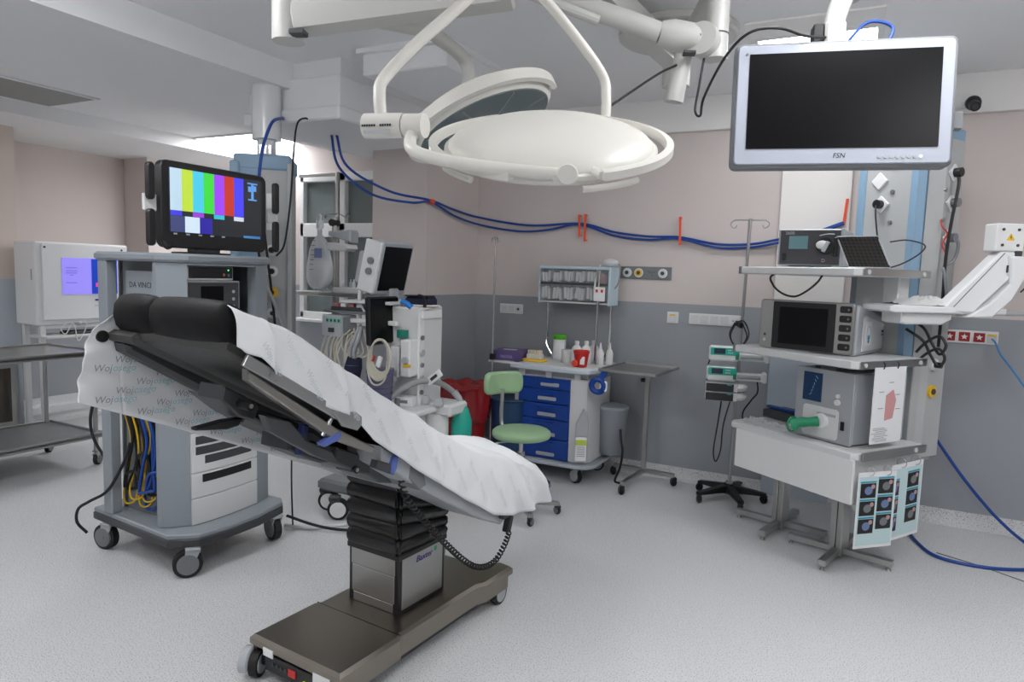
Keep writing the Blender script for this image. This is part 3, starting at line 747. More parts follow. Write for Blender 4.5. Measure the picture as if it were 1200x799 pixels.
# ================================================================ wall computer on a steel frame
pc = thing('computer_cabinet', 'white computer cabinet with lit purple screen on a pale steel frame', 'computer cabinet', (-6.72, 3.94, 0), 90)
obj('case', G().box(0, .06, 1.37, .87, .34, .76, .012), WHITE, pc)
obj('front_door', G().box(.02, -.118, 1.385, .80, .016, .70, .004), WHITE2, pc)
sc = obj('screen', G().box(.045, -.128, 1.44, .52, .008, .34, .002), mat('screen_lilac', (140, 130, 226), .3, emit=.7), pc)
obj('screen_picture', G().box(.18, -.1335, 1.44, .25, .004, .33), mat('screen_blue', (24, 60, 170), .3, emit=.6), sc)
for x, z, w_, h_, c in ((.16, 1.46, .10, .12, (90, 170, 220)), (.14, 1.36, .14, .04, (200, 60, 150)), (.20, 1.37, .05, .10, (150, 130, 220)), (.13, 1.53, .03, .03, (150, 190, 240)), (.19, 1.54, .05, .02, (120, 160, 230))):
    obj('screen_shape', G().box(x + .02, -.137, z, w_, .003, h_), mat('shape_%d' % c[0], c, .3, emit=.8), sc)
for z in (1.52, 1.49, 1.47, 1.45, 1.38): obj('screen_text', G().box(-.13, -.133, z, .10 if z != 1.45 else .03, .003, .006), mat('text_violet', (110, 96, 190), .4, emit=.5), sc)
obj('badge', G().box(.13, -.128, 1.215, .09, .003, .018), mat('badge_blue', (50, 56, 150), .4), pc)
obj('vent_line', G().box(.2, -.127, 1.16, .24, .003, .006), LGREY, pc)
for x in (-.36, .36): obj('lock', G().cyl((x, -.127, 1.70), (x, -.132, 1.70), .010, n=10), DGREY, pc)
obj('door_hinge', G().box(-.438, -.05, 1.45, .008, .012, .10, .002), LGREY, pc)
for x in (-.38, .38):
    for y in (-.08, .18): obj('frame_leg', G().box(x, y, .495, .05, .04, .99, .004), OFFW, pc)
for y, z in ((-.08, .97), (-.08, .10), (.18, .10)): obj('frame_rail', G().box(0, y, z, .72, .03, .03), OFFW, pc)
obj('keyboard_shelf', G().box(0, -.06, .885, .84, .34, .02, .004), OFFW, pc)
kb = thing('keyboard', 'dark flat keyboard on the shelf under the white computer cabinet', 'keyboard', (-6.66, 4.0, .895), 90)
obj('key_bed', G().box(0, 0, .012, .46, .16, .022, .004), DGREY, kb)
g = G()
for i in range(14):
    for j in range(4): g.box(-.20 + i * .031, -.055 + j * .036, .026, .025, .028, .008, .002)
obj('keys', g, BLACK, kb)
ms = thing('computer_mouse', 'pale computer mouse with looped white cord on the cabinet ledge', 'computer mouse', (-6.545, 3.83, .985), 90)
obj('mouse_shell', G().ell((0, 0, .018), .028, .04, .018, 14, 8), LGREY, ms)
obj('mouse_cord', G().tube([(.0, -.03, .02), (.05, -.05, .04), (.02, -.06, -.06), (-.04, -.06, -.14), (-.07, -.06, .0), (-.12, -.055, .03), (-.19, -.06, -.02), (-.15, -.06, -.07), (-.09, -.05, .02)], .004, 6, 8), WHITE, ms)

# ================================================================ two-tier steel table
st = thing('instrument_table', 'two-tier stainless steel instrument table by the left wall', 'instrument table', (-5.58, 2.35, 0), 0)
for z, nm in ((.885, 'tabletop'), (.245, 'lower_shelf')):
    g = G(); g.box(0, 0, z, .74, 1.75, .015, .003)
    for sx in (-1, 1): g.box(sx * .362, 0, z + .0, .016, 1.75, .045, .004)
    for sy in (-1, 1): g.box(0, sy * .867, z + .0, .74, .016, .045, .004)
    obj(nm, g, STEEL, st)
for sx in (-1, 1):
    for sy in (-1, 1):
        obj('leg', G().cyl((sx * .33, sy * .83, .12), (sx * .33, sy * .83, .88), .017, n=12), STEEL, st)
        caster(st, sx * .33, sy * .83, .045, 30, hub=MGREY, housing=STEEL, top=.12)

# ================================================================ left ceiling pendant with sockets
pl = thing('ceiling_pendant', 'grey and pale blue ceiling supply pendant behind the colour-bar screen', 'ceiling pendant', (-3.66, 3.42, 0), 38)
g = G(); g.cyl((0, .02, 2.32), (0, .02, 2.46), .06, n=20); g.cyl((0, .02, 2.44), (0, .02, 2.80), .095, n=24); obj('drop_tube', g, WHITE2, pl)
for i in range(3): obj('port_cover', G().box(-.03 + i * .03, -.04, 2.37, .02, .006, .06, .002), CHROME, pl)
obj('head_cap', G().box(0, .02, 2.27, .36, .36, .10, .012), BLUEP, pl)
obj('corner_profile', G().box(-.17, -.15, 1.52, .06, .06, 1.50, .01), BLUEP, pl)
obj('corner_profile', G().box(.17, -.15, 1.52, .03, .04, 1.50, .006), PGREY, pl)
obj('column_panel', G().box(.0, .02, 1.52, .34, .34, 1.50, .006), PGREY, pl)
obj('blue_panel', G().box(-.10, -.153, 1.52, .14, .008, 1.48, .003), BLUEP, pl)
obj('corner_tube', G().cyl((-.19, -.17, .80), (-.19, -.17, 1.66), .030, n=14), mat('tube_silver', (190, 196, 202), .35, .4), pl)
def socket(par, x, y, z, m=OFFW, plug=None, rot=0):
    M = Matrix.Translation((x, y, z)) @ Matrix.Rotation(R(rot), 4, 'Y')
    g = G(M); g.cyl((0, 0, 0), (0, -.016, 0), .036, n=20); g.cyl((0, -.016, 0), (0, -.020, 0), .028, .024, n=20); f = obj('socket', g, m, par)
    if plug: obj('plug', G(M).cyl((0, -.018, 0), (0, -.050, 0), .019, n=12), plug, f)
    else: obj('socket_hole', G(M).cyl((0, -.02, 0), (0, -.0215, 0), .014, n=12), DGREY, f)
    return f
socket(pl, .06, -.152, 1.70, WHITE, BLACK); socket(pl, .06, -.152, 1.56, WHITE, BLACK); socket(pl, .06, -.152, 1.42, YELP); socket(pl, .06, -.152, 1.28, WHITE)
for z in (2.02, 1.88): obj('gas_outlet', G().box(.06, -.156, z, .07, .012, .10, .004), WHITE, pl)
cable('cable', [(-3.57, 3.26, 1.70), (-3.52, 3.22, 1.69), (-3.50, 3.22, 1.60), (-3.51, 3.24, 1.50), (-3.53, 3.27, 1.46)], .009, RUBBER, 'short black plug lead between two sockets on the left pendant', 'cable')
cable('cable', [(-3.545, 3.27, 1.93), (-3.52, 3.26, 1.90), (-3.50, 3.27, 1.70), (-3.47, 3.30, 1.30), (-3.46, 3.32, 1.0)], .008, RUBBER, 'long black lead running down the front of the left pendant', 'cable')
cable('gas_hose', [(-3.56, 3.27, 1.54), (-3.51, 3.24, 1.50), (-3.46, 3.27, 1.40), (-3.43, 3.33, 1.20), (-3.41, 3.36, .9)], .011, LGREY, 'pale grey gas hose leaving the left pendant', 'hose')
cable('cable', [(-3.43, 3.60, 2.58), (-3.34, 3.45, 2.565), (-3.29, 3.33, 2.50), (-3.23, 3.24, 2.31), (-3.26, 3.24, 2.0), (-3.31, 3.24, 1.74), (-3.36, 3.22, 1.66)], .006, RUBBER, 'thin black cable hanging from the ceiling duct beside the left pendant', 'cable')

# ================================================================ ceiling-mounted equipment
def frame(o, e1, e2):
    e1 = Vector(e1).normalized(); e2 = Vector(e2); e2 = (e2 - e1 * e2.dot(e1)).normalized(); n = e1.cross(e2)
    return Matrix(((e1.x, e2.x, n.x, o[0]), (e1.y, e2.y, n.y, o[1]), (e1.z, e2.z, n.z, o[2]), (0, 0, 0, 1)))
LW = mat('lamp_white', (214, 212, 205), 0.36)
AW = mat('arm_white', (196, 196, 192), 0.36)
# ceiling plate with spindle for the arms
cp = thing('ceiling_mount', 'round white ceiling mount plate carrying the lamp arms', 'ceiling mount', (-1.02, 3.90, 0))
obj('mount_plate', G().lathe([(.31, 2.915), (.325, 2.925), (.325, 2.955), (.32, 2.96)], 40), AW, cp)
obj('spindle', G().cyl((0, 0, 2.66), (0, 0, 2.92), .075, n=24), AW, cp)
obj('screw', G().cyl((.2, -.2, 2.91), (.2, -.2, 2.917), .01, n=8), DGREY, cp)
# duct access box
db = thing('duct_box', 'shallow white box fixed to the ceiling above the front lamp', 'duct box', (-2.59, 3.85, 0))
obj('box_body', G().box(0, 0, 2.865, .62, .72, .13, .008), CEIL, db)
obj('box_flange', G().box(0, 0, 2.945, .68, .78, .03, .004), CEIL, db)

# --- front surgical lamp, back cover turned to the viewer
dirv = Vector((-.4555, .890, 0)); b = R(25)
e1 = Vector((.890, .4555, .03)); e2 = dirv * math.cos(b) + Vector((0, 0, 1)) * math.sin(b)
Lc = Vector((-.892, 1.96, 2.000)); LM = frame(Lc, e1, e2); LI = LM
sl = thing('surgical_lamp', 'large white dome surgical lamp in the front with ring handle', 'surgical lamp', (0, 0, 0))
obj('dome', G(LI).lathe([(.30, -.010), (.314, -.004), (.312, .004), (.297, .020), (.262, .038), (.21, .055), (.15, .067), (.08, .074), (.0001, .076)], 56), LW, sl, sharp=50)
obj('rim_band', G(LI).lathe([(.285, -.034), (.316, -.032), (.328, -.018), (.326, -.006), (.312, -.002)], 56), LW, sl, sharp=50)
obj('lens', G(LI).lathe([(.0001, -.032), (.15, -.034), (.284, -.033), (.286, -.028)], 48), mat('lens_grey', (150, 158, 158), .1), sl)
def arc(g, rad, r, a0, a1, z, n=40, sq=1.0):
    P = [(rad * math.cos(R(a0 + (a1 - a0) * i / n)), rad * math.sin(R(a0 + (a1 - a0) * i / n)), z) for i in range(n + 1)]
    return g.tube(P, r, 10)
# ring handle in three runs, flattened strips round the dome
def strip(name, a0, a1, r0, r1, z0, z1, m, par, M=LI, n=48):
    g = G(M); vs = []; fs = []
    for i in range(n + 1):
        a = R(a0 + (a1 - a0) * i / n)
        for rr, zz in ((r0, z0), (r1, z0 + .004), (r1, z1 - .004), (r0, z1)): vs.append((rr * math.cos(a), rr * math.sin(a), zz))
    for i in range(n):
        for j in range(4): fs.append((i * 4 + j, (i + 1) * 4 + j, (i + 1) * 4 + (j + 1) % 4, i * 4 + (j + 1) % 4))
    fs.append((0, 1, 2, 3)); fs.append((n * 4 + 3, n * 4 + 2, n * 4 + 1, n * 4))
    return obj(name, g.add(vs, [f[::-1] for f in fs]), m, par, sharp=40)
strip('ring_handle', -70, 75, .350, .372, -.012, .018, LW, sl)
strip('ring_handle', 118, 250, .350, .372, -.012, .018, LW, sl)
for a in (-70, 75, 118, 250, -90):
    g = G(LI); c, s_ = math.cos(R(a)), math.sin(R(a)); g.tube([(.30 * c, .30 * s_, 0), (.36 * c, .36 * s_, .003)], .012, 8); obj('handle_stay', g, LW, sl)
obj('lower_grip', arc(G(LI), .345, .009, -78, -48, -.035, 16), LW, sl)
obj('lower_grip', arc(G(LI), .345, .009, 205, 228, -.035, 14), LW, sl)
# yoke: joint cylinder, bowed tube to the front pivot
J0 = Vector((-1.335, 1.625, 2.015)); J1 = Vector((-1.215, 1.650, 2.012)); J2 = Vector((-1.150, 1.660, 2.010))
jt = obj('yoke_joint', G().cyl(J0, J1, .036, n=24), LW, sl)
obj('joint_collar', G().cyl(J1 + (J2 - J1) * .06, J2, .034, n=24), LW, sl)
JP = G(Matrix.Translation((-1.275, 1.5985, 2.008)) @ Matrix.Rotation(R(11), 4, 'Z'))
for i in range(11): JP.box(-.045 + i * .0075 + (.012 if i > 5 else 0), 0, 0, .005, .002, .006)
o = obj('joint_print', JP, INKD, jt); o['kind'] = 'stuff'
obj('joint_lines', G(Matrix.Translation((-1.275, 1.600, 1.990)) @ Matrix.Rotation(R(11), 4, 'Z')).box(0, 0, 0, .085, .002, .010), LGREY, jt)
KN = Vector((-.718, 1.694, 1.862))
obj('yoke_tube', G().tube([(-1.178, 1.652, 2.0), (-1.176, 1.625, 1.965), (-1.13, 1.585, 1.925), (-1.02, 1.585, 1.893), (-.88, 1.625, 1.873), (-.735, 1.688, 1.862)], .0175, 14, 8), LW, sl)
dk = (Vector((0, 0, 1.6)) - KN).normalized()
obj('front_pivot', G().loft([(KN - dk * .045, .026), (KN + dk * .025, .028), (KN + dk * .031, .025)], 24), LW, sl)
HB = Vector((-1.12, 2.04, 2.62))
obj('yoke_rod', G().tube([(-1.285, 1.634, 2.03), (-1.302, 1.645, 2.10), (-1.322, 1.69, 2.165), (-1.27, 1.785, 2.29), (-1.177, 1.92, 2.455), HB], .0185, 14, 8), LW, sl)
obj('yoke_rod', G().tube([(-.853, 2.335, 2.13), (-.856, 2.34, 2.22), (-.872, 2.335, 2.30), (-.95, 2.25, 2.42), (-1.045, 2.145, 2.54), HB], .0175, 14, 8), LW, sl)
obj('fork_hub', G().cyl(HB + Vector((0, 0, -.03)), HB + Vector((0, 0, .16)), .045, n=20), LW, sl)
obj('swing_arm', G().ext([(-.05, -.05), (.05, -.05), (.055, 0), (.05, .05), (-.05, .05)], 0, 1.80, 'y', .008, m=Matrix.Translation((-1.12, 2.06, 2.80)) @ Matrix.Rotation(R(-3), 4, 'Z')), AW, sl)

# --- rear surgical lamp, lens side seen from below
r0 = Vector((-1.615, 2.284, 2.16)); r1 = Vector((-1.215, 2.75, 2.385)); Rc = (r0 + r1) / 2 + Vector((-.045, .0, -.05))
RM = frame(Rc, r1 - r0, Vector((-.60, .60, -.25)))
s2 = thing('surgical_lamp', 'second white surgical lamp behind with its grey glass lens turned down', 'surgical lamp', (0, 0, 0))
obj('dome', G(RM).lathe([(.285, -.03), (.305, -.01), (.305, .02), (.27, .06), (.18, .09), (.0001, .10)], 48), LW, s2, sharp=50)
ln = obj('lens', G(RM).lathe([(.0001, -.040), (.15, -.042), (.282, -.034), (.286, -.028)], 48), mat('lens_dark', (104, 114, 114), .12), s2)
for k in range(8):
    a = k * 45 + 10; g = G(RM); c, s_ = math.cos(R(a)), math.sin(R(a)); g.tube([(.06 * c, .06 * s_, -.043), (.275 * c, .275 * s_, -.037)], .004, 6); obj('lens_rib', g, MGREY, ln)
strip('ring_handle', 20, 160, .315, .335, -.02, .03, LW, s2, RM)
strip('ring_handle', 175, 330, .315, .335, -.02, .03, LW, s2, RM)
for a in (20, 160, 175, 330): 
    g = G(RM); c, s_ = math.cos(R(a)), math.sin(R(a)); g.tube([(.28 * c, .28 * s_, 0), (.325 * c, .325 * s_, .003)], .012, 8); obj('handle_stay', g, LW, s2)
obj('lamp_neck', G().tube([tuple(RM @ Vector((-.05, .10, .07))), (-1.62, 2.65, 2.50), (-1.70, 2.45, 2.60)], .03, 12, 8), AW, s2)
obj('spring_arm', G().ext([(-.055, -.06), (.055, -.06), (.065, .0), (.05, .06), (-.05, .06)], .02, .86, 'y', .01, m=Matrix.Translation((-2.03, 2.02, 2.545)) @ Matrix.Rotation(R(-68), 4, 'Z') @ Matrix.Rotation(R(7), 4, 'X')), AW, s2)
obj('elbow', G().cyl((-2.035, 2.015, 2.455), (-2.035, 2.015, 2.64), .062, n=24), AW, s2)
obj('elbow_cap', G().box(-1.955, 1.985, 2.468, .06, .05, .02, .004, rz=22), DGREY, s2)
obj('lower_arm', G().tube([(-1.70, 2.45, 2.60), (-1.85, 2.25, 2.60), (-2.035, 2.015, 2.60)], .035, 12, 6), AW, s2)
obj('upper_arm', G().tube([(-1.25, 2.33, 2.72), (-1.18, 2.8, 2.86), (-1.05, 3.85, 2.87)], .045, 14, 6), AW, s2)

# --- large wall-side monitor on its own ceiling arm
fm = thing('hanging_monitor', 'large blank monitor with pale frame hanging from the ceiling at upper right', 'monitor', (-.122, 2.70, 0), 15)
T = Matrix.Translation((0, 0, 2.222)) @ Matrix.Rotation(R(-.4), 4, 'Y') @ Matrix.Rotation(R(-4), 4, 'X')
def mrb(nm, w, h, y0, y1, r, m, cx=0, cz=0, bev=.004, par=fm): return obj(nm, G(T).ext(rrect(w, h, r, 5, cx, cz), y0, y1, 'y', bev), m, par)
mrb('housing', .722, .442, -.005, .055, .022, MGREY, bev=.008)
fz = mrb('front_bezel', .70, .420, -.012, .0, .016, mat('bezel_pale', (172, 177, 190), .4), bev=.003)
mrb('screen', .622, .334, -.0145, -.010, .002, SCREEN, 0, .012, 0)
txt('brand_lettering', 'FSN', .024, INKD, fz, T @ Matrix.Translation((0, -.0125, -.182)) @ Matrix.Rotation(R(90), 4, 'X'), .0008, .15)
for i in range(8): obj('button', G(T).cyl((.13 + i * .0185, -.012, -.187), (.13 + i * .0185, -.0145, -.187), .0065, n=12), LGREY if i < 7 else WHITE, fz)
obj('logo_dot', G(T).cyl((-.32, -.012, .18), (-.32, -.0135, .18), .005, n=10), MGREY, fz)
obj('rear_cover', G(T).box(0, .075, 0, .36, .05, .26, .012), LGREY, fm)
obj('side_bracket', G(T).box(.372, .03, -.06, .045, .03, .06, .004), MGREY, fm)
g = G(); g.tube([(.0, .10, 2.20), (-.02, .11, 2.42), (-.02, .11, 2.52), (.0, .12, 2.60), (.02, .14, 2.64)], .036, 16, 8); g.box(-.02, .085, 2.45, .07, .05, .16, .01)
obj('arm_neck', g, AW, fm)
obj('neck_cover', G().box(-.075, .10, 2.455, .035, .06, .13, .003), BLACK, fm)
obj('neck_plug', G().box(.03, .08, 2.44, .03, .03, .02, .003), BLACK, fm)
obj('arm_post', G().cyl((.02, .14, 2.62), (.02, .14, 2.96), .05, n=20), AW, fm)
cable('cable', [(-.13, 2.78, 2.44), (-.06, 2.80, 2.52), (.02, 2.82, 2.50), (.0, 2.80, 2.42)], .006, BLUEC, 'short dark cable looped behind the hanging monitor neck', 'cable')
# arm joint between lamp mount and monitor
aj = thing('ceiling_boom', 'jointed white ceiling arm between the lamp and the hanging monitor', 'ceiling arm', (0, 0, 0))
pA = Vector((-.825, 2.855, 2.60)); pB = Vector((-.640, 2.945, 2.565)); d_ = (pB - pA).normalized()
obj('arm_block', G().loft([(pA, .045), (pA + d_ * .05, .062), (pB, .062)], 24), AW, aj)
obj('joint_cap', G().cyl(pB + Vector((-.02, -.075, 0)), pB + Vector((.0, .07, 0)), .064, n=28), AW, aj)
obj('joint_screw', G().cyl(pB + Vector((-.022, -.079, .01)), pB + Vector((-.021, -.074, .01)), .005, n=8), DGREY, aj)
obj('upright_tube', G().cyl((-.615, 2.96, 2.50), (-.615, 2.96, 2.78), .046, n=24), AW, aj)
obj('tube_ring', G().cyl((-.615, 2.96, 2.595), (-.615, 2.96, 2.601), .0475, n=24), DGREY, aj)
obj('shadow_gap', G().box(-.70, 2.86, 2.505, .05, .05, .012, .003, rz=20), DGREY, aj)
obj('drop_tube', G().loft([((-.735, 2.93, 2.56), .036), ((-.772, 2.93, 2.335), .040)], 22), AW, aj)
obj('inclined_arm', G().tube([tuple(pA), (-.98, 2.78, 2.655), (-1.2, 2.66, 2.72)], .042, 14, 6), AW, aj)
obj('boom', G().tube([(-.615, 2.96, 2.80), (-.62, 3.0, 2.815), (-1.0, 3.84, 2.82)], .045, 14, 8), AW, aj)
obj('small_arm', G().tube([(-1.02, 2.66, 2.61), (-1.3, 2.45, 2.70)], .02, 10), AW, aj)
cable('cable', [(-.655, 2.93, 2.50), (-.665, 2.92, 2.40), (-.675, 2.91, 2.29), (-.65, 2.90, 2.265), (-.60, 2.72, 2.29), (-.50, 2.56, 2.38), (-.42, 2.55, 2.452), (-.33, 2.60, 2.472), (-.25, 2.66, 2.455), (-.19, 2.75, 2.47)], .005, BLACK, 'black cable sagging from the ceiling arm to the hanging monitor', 'cable')
cable('cable', [(-.755, 2.88, 2.47), (-.80, 2.75, 2.40), (-.86, 2.36, 2.19)], .005, BLACK, 'straight black cable from the ceiling arm to the front lamp', 'cable')
cable('cable', [(-1.62, 2.40, 2.10), (-1.60, 2.41, 2.06), (-1.55, 2.42, 2.03), (-1.45, 2.44, 2.00), (-1.36, 2.46, 1.995)], .004, BLACK, 'thin black cable dangling below the rear lamp', 'cable')
# security camera on the cornice
sc_ = thing('security_camera', 'small black security camera on the white cornice at right', 'security camera', (.52, 5.26, 2.73))
obj('wall_plate', G().box(-.08, .05, .05, .14, .025, .09, .004), WHITE, sc_)
obj('mount', G().cyl((0, .045, .03), (0, -.02, .02), .02, n=12), BLACK, sc_)
obj('camera_head', G().ell((0, -.03, .02), .045, .045, .045, 18, 12), BLACK, sc_)
obj('camera_barrel', G().cyl((0, -.05, .01), (.005, -.11, -.02), .030, n=18), BLACK, sc_)
obj('camera_lens', G().cyl((.005, -.108, -.019), (.0055, -.112, -.021), .018, n=16), DGREY, sc_)

# ================================================================ right-hand pendant with three equipment levels
SO = (-.34, 4.25, 0); SR = -35
pd = thing('ceiling_pendant', 'blue-edged ceiling supply pendant with shelves at the right wall', 'ceiling pendant', SO, SR)
obj('column_front', G().box(.075, .76, 1.51, .30, .26, 1.86, .006), PGREY, pd)
obj('corner_profile', G().box(-.095, .70, 1.51, .05, .16, 1.88, .006), BLUEP, pd)
obj('corner_profile', G().ext([(.215, .625), (.262, .615), (.290, .65), (.28, .70), (.23, .70)], .57, 2.45, 'z', .006), BLUEP, pd)
obj('column_side', G().ext([(.27, .69), (.292, .665), (.345, .74), (.345, .90), (.27, .90)], .58, 2.44, 'z', .004), PGREY, pd)
obj('head_cap', G().box(.10, .77, 2.47, .46, .32, .08, .01), BLUEP, pd)
obj('drop_tube', G().cyl((.10, .77, 2.50), (.10, .77, 2.96), .08, n=24), AW, pd)
def tray(z, w0, w1, dp, nm='shelf'):
    g = G(); g.ext([(w0 + .015, 0), (w1 - .03, 0), (w1, .03), (w1, dp), (w0, dp), (w0, .015)], z - .045, z, 'z', .006)
    s_ = obj(nm, g, OFFW, pd)
    r = obj('equipment_rail', G().box(w1 + .010, dp * .5 + .02, z - .022, .012, dp * .95, .042, .002), STEEL, s_)
    for yy in (.06, dp - .06): obj('rail_screw', G().cyl((w1 + .016, yy, z - .022), (w1 + .021, yy, z - .022), .012, n=14), OFFW, s_)
    obj('rail_bumper', G().cyl((w0 - .002, .02, z - .045), (w0 - .002, .02, z - .0), .018, n=12), MGREY, s_)
    return s_
tray(1.685, -.45, .375, .60)
tray(1.19, -.46, .40, .60)
obj('shelf_carrier', G().box(.10, .58, 1.55, .22, .12, .22, .01), OFFW, pd)
obj('shelf_carrier', G().box(.26, .50, 1.57, .10, .10, .16, .008), OFFW, pd)
obj('shelf_carrier', G().box(-.02, .60, 1.57, .10, .10, .14, .008), LGREY, pd)
def socket_sq(x, y, z, plug=None, ry=45):
    M = Matrix.Translation((x, y, z)) @ Matrix.Rotation(R(ry), 4, 'Y')
    f = obj('socket', G(M).box(0, -.006, 0, .075, .014, .075, .006), WHITE, pd)
    if plug: obj('plug', G(M).cyl((0, -.012, 0), (0, -.05, 0), .026, n=16), plug, f)
    return f
socket_sq(.02, .628, 2.22); socket_sq(.04, .628, 2.08, BLACK)
for z in (2.29, 2.15, 1.97): obj('key_lock', G().cyl((.105, .632, z), (.105, .620, z), .013, n=12), STEEL, pd)
def sock_side(z, plug):
    M = Matrix.Translation((.347, .80, z)) @ Matrix.Rotation(R(45), 4, 'X')
    f = obj('socket', G(M).box(.006, 0, 0, .014, .075, .075, .006), WHITE, pd)
    if plug: obj('plug', G(M).cyl((.012, 0, 0), (.05, 0, 0), .026, n=16), plug, f)
sock_side(2.25, BLACK); sock_side(2.08, MGREY); sock_side(1.88, MGREY)
for z in (2.31, 2.15, 1.98): obj('key_lock', G().cyl((.340, .745, z), (.352, .745, z), .012, n=12), STEEL, pd)
def socket_side(z, m, plug=None):
    M = Matrix.Translation((.345, .78, z)) @ Matrix.Rotation(R(90), 4, 'Z'); g = G(M); g.cyl((0, 0, 0), (0, -.016, 0), .036, n=20)
    f = obj('socket', g, m, pd); obj('socket_core', G(M).cyl((0, -.016, 0), (0, -.022 if not plug else -.05, 0), .018, n=14), plug or DGREY, f)
socket_side(.98, YELP); socket_side(1.14, WHITE, BLACK)
# lower panel of the pendant down the side
obj('lower_skirt', G().box(.10, .76, .86, .44, .24, .62, .006), PGREY, pd)

def local(x, y, z):
    a = R(SR); return (SO[0] + x * math.cos(a) - y * math.sin(a), SO[1] + x * math.sin(a) + y * math.cos(a), z)
# --- equipment on the top shelf
t = thing('fluid_pump', 'dark-fronted pump unit with small teal display on the top pendant shelf', 'medical unit', local(-.115, .245, 1.687), -6)
obj('case', G().box(0, .10, .118, .36, .40, .215, .006), LGREY, t)
fp = obj('front_panel', G().box(0, -.104, .118, .335, .010, .20, .003), mat('panel_charcoal', (62, 62, 66), .4), t)
obj('side_frame', G().box(.172, -.104, .118, .018, .016, .215, .003), LGREY, t)
obj('display', G().box(-.065, -.111, .145, .105, .004, .075, .001), mat('lcd_teal', (96, 132, 138), .3), fp)
g = G(); g.cyl((.085, -.108, .125), (.085, -.128, .125), .048, n=28); ro = obj('pump_rotor_seat', g, BLACK, fp)
obj('rotor_knob', G().ell((.07, -.135, .13), .034, .012, .026, 16, 8), OFFW, ro)
obj('rotor_lever', G().box(.09, -.142, .12, .022, .014, .065, .004, ry=25), LGREY, ro)
obj('tube_clip', G().box(.14, -.112, .12, .02, .012, .11, .003), BLACK, fp)
obj('tube_guide', G().tube([(.05, -.112, .185), (.09, -.116, .193), (.13, -.112, .193)], .003, 6, 5), LGREY, fp)
obj('power_switch', G().box(-.14, -.111, .06, .022, .004, .045, .001), BLACK, fp)
txt('panel_lettering', '2600', .026, LGREY, fp, face_front(-.115, -.1095, .20), .0006)
txt('dial_lettering', 'D', .028, LGREY, fp, face_front(.078, -.1095, .04), .0006)
for sx in (-.14, .14): obj('foot', G().box(sx, -.07, .006, .04, .03, .012, .002), WHITE, t)
t = thing('mesh_tray', 'black perforated panel leaning on the top pendant shelf', 'mesh panel', local(.235, .20, 1.687), SR)
M = Matrix.Rotation(R(18), 4, 'Z') @ Matrix(((1, 0, -.42, .05), (0, 1, .10, 0), (0, 0, .88, 0), (0, 0, 0, 1)))
mp = obj('panel_back', G(M).box(.0, .006, .10, .21, .006, .20, .001), BLACK, t)
g = G(M)
for (x, z, w_, h_) in ((0, .2, .22, .008), (0, .004, .22, .008), (-.107, .10, .008, .20), (.107, .10, .008, .20)): g.box(x, 0, z, w_ * .98, .010, h_ * .8, .002)
obj('panel_frame', g, LGREY, t)
g = G(M)
for i in range(9): g.box(-.088 + i * .022, -.001, .10, .002, .003, .19)
for j in range(9): g.box(0, -.001, .018 + j * .021, .20, .004, .003)
o = obj('mesh', g, mat('mesh_grey', (70, 64, 58), .5), t); o['kind'] = 'stuff'
# --- middle shelf: electrosurgical generator
t = thing('electrosurgical_unit', 'silver generator with big black screen and five sockets on the middle pendant shelf', 'medical unit', local(-.01, .22, 1.193), -17); t.scale = (.90, 1, 1.06)
g = G(); g.ext([(-.10, .0), (.42, .0), (.40, .19), (-.06, .27), (-.10, .27)], -.02, .27, 'x', .01); obj('case', g, LGREY, t)
g = G(); g.ext(rrect(.60, .275, .02, 4, -.045, .143), -.125, -.098, 'y', .006); ff = obj('front_frame', g, ALU, t)
obj('screen', G().ext(rrect(.40, .262, .006, 3, -.055, .140), -.131, -.122, 'y', .002), BLACK, ff)
obj('screen_glass', G().box(-.055, -.1315, .14, .31, .003, .205), SCREEN, ff)
for i in range(5):
    s_ = obj('output_socket', G().ext(rrect(.072, .036, .010, 3, .205, .245 - i * .050), -.131, -.124, 'y', .002), BLACK, ff)
    obj('socket_pin', G().cyl((.222, -.131, .245 - i * .050), (.222, -.134, .245 - i * .050), .006, n=8), MGREY, s_)
obj('left_button', G().cyl((-.305, -.124, .05), (-.305, -.129, .05), .009, n=12), OFFW, ff); obj('left_button', G().cyl((-.305, -.124, .08), (-.305, -.129, .08), .007, n=12), DGREY, ff)
sd = obj('side_panel', G().ext([(-.02, .02), (.40, .02), (.385, .155), (.02, .215), (-.02, .20)], .270, .277, 'x', .003), OFFW, t)
obj('sticker', G().box(.2785, .075, .115, .002, .105, .13), PAPER, sd)
obj('sticker_figure', G().ext(rrect(.030, .045, .01, 3, .075, .085), .2795, .2805, 'x'), mat('sticker_blue', (40, 150, 190), .6), sd)
obj('sticker_outline', G(Matrix.Translation((.280, .075, .12))).ring((0, 0, 0), .036, .0012, 'x', 20, 5), MGREY, sd)
obj('side_vent', G().box(.278, .34, .12, .003, .05, .012), DGREY, sd); obj('side_vent', G().box(.278, .34, .10, .003, .05, .006), DGREY, sd)
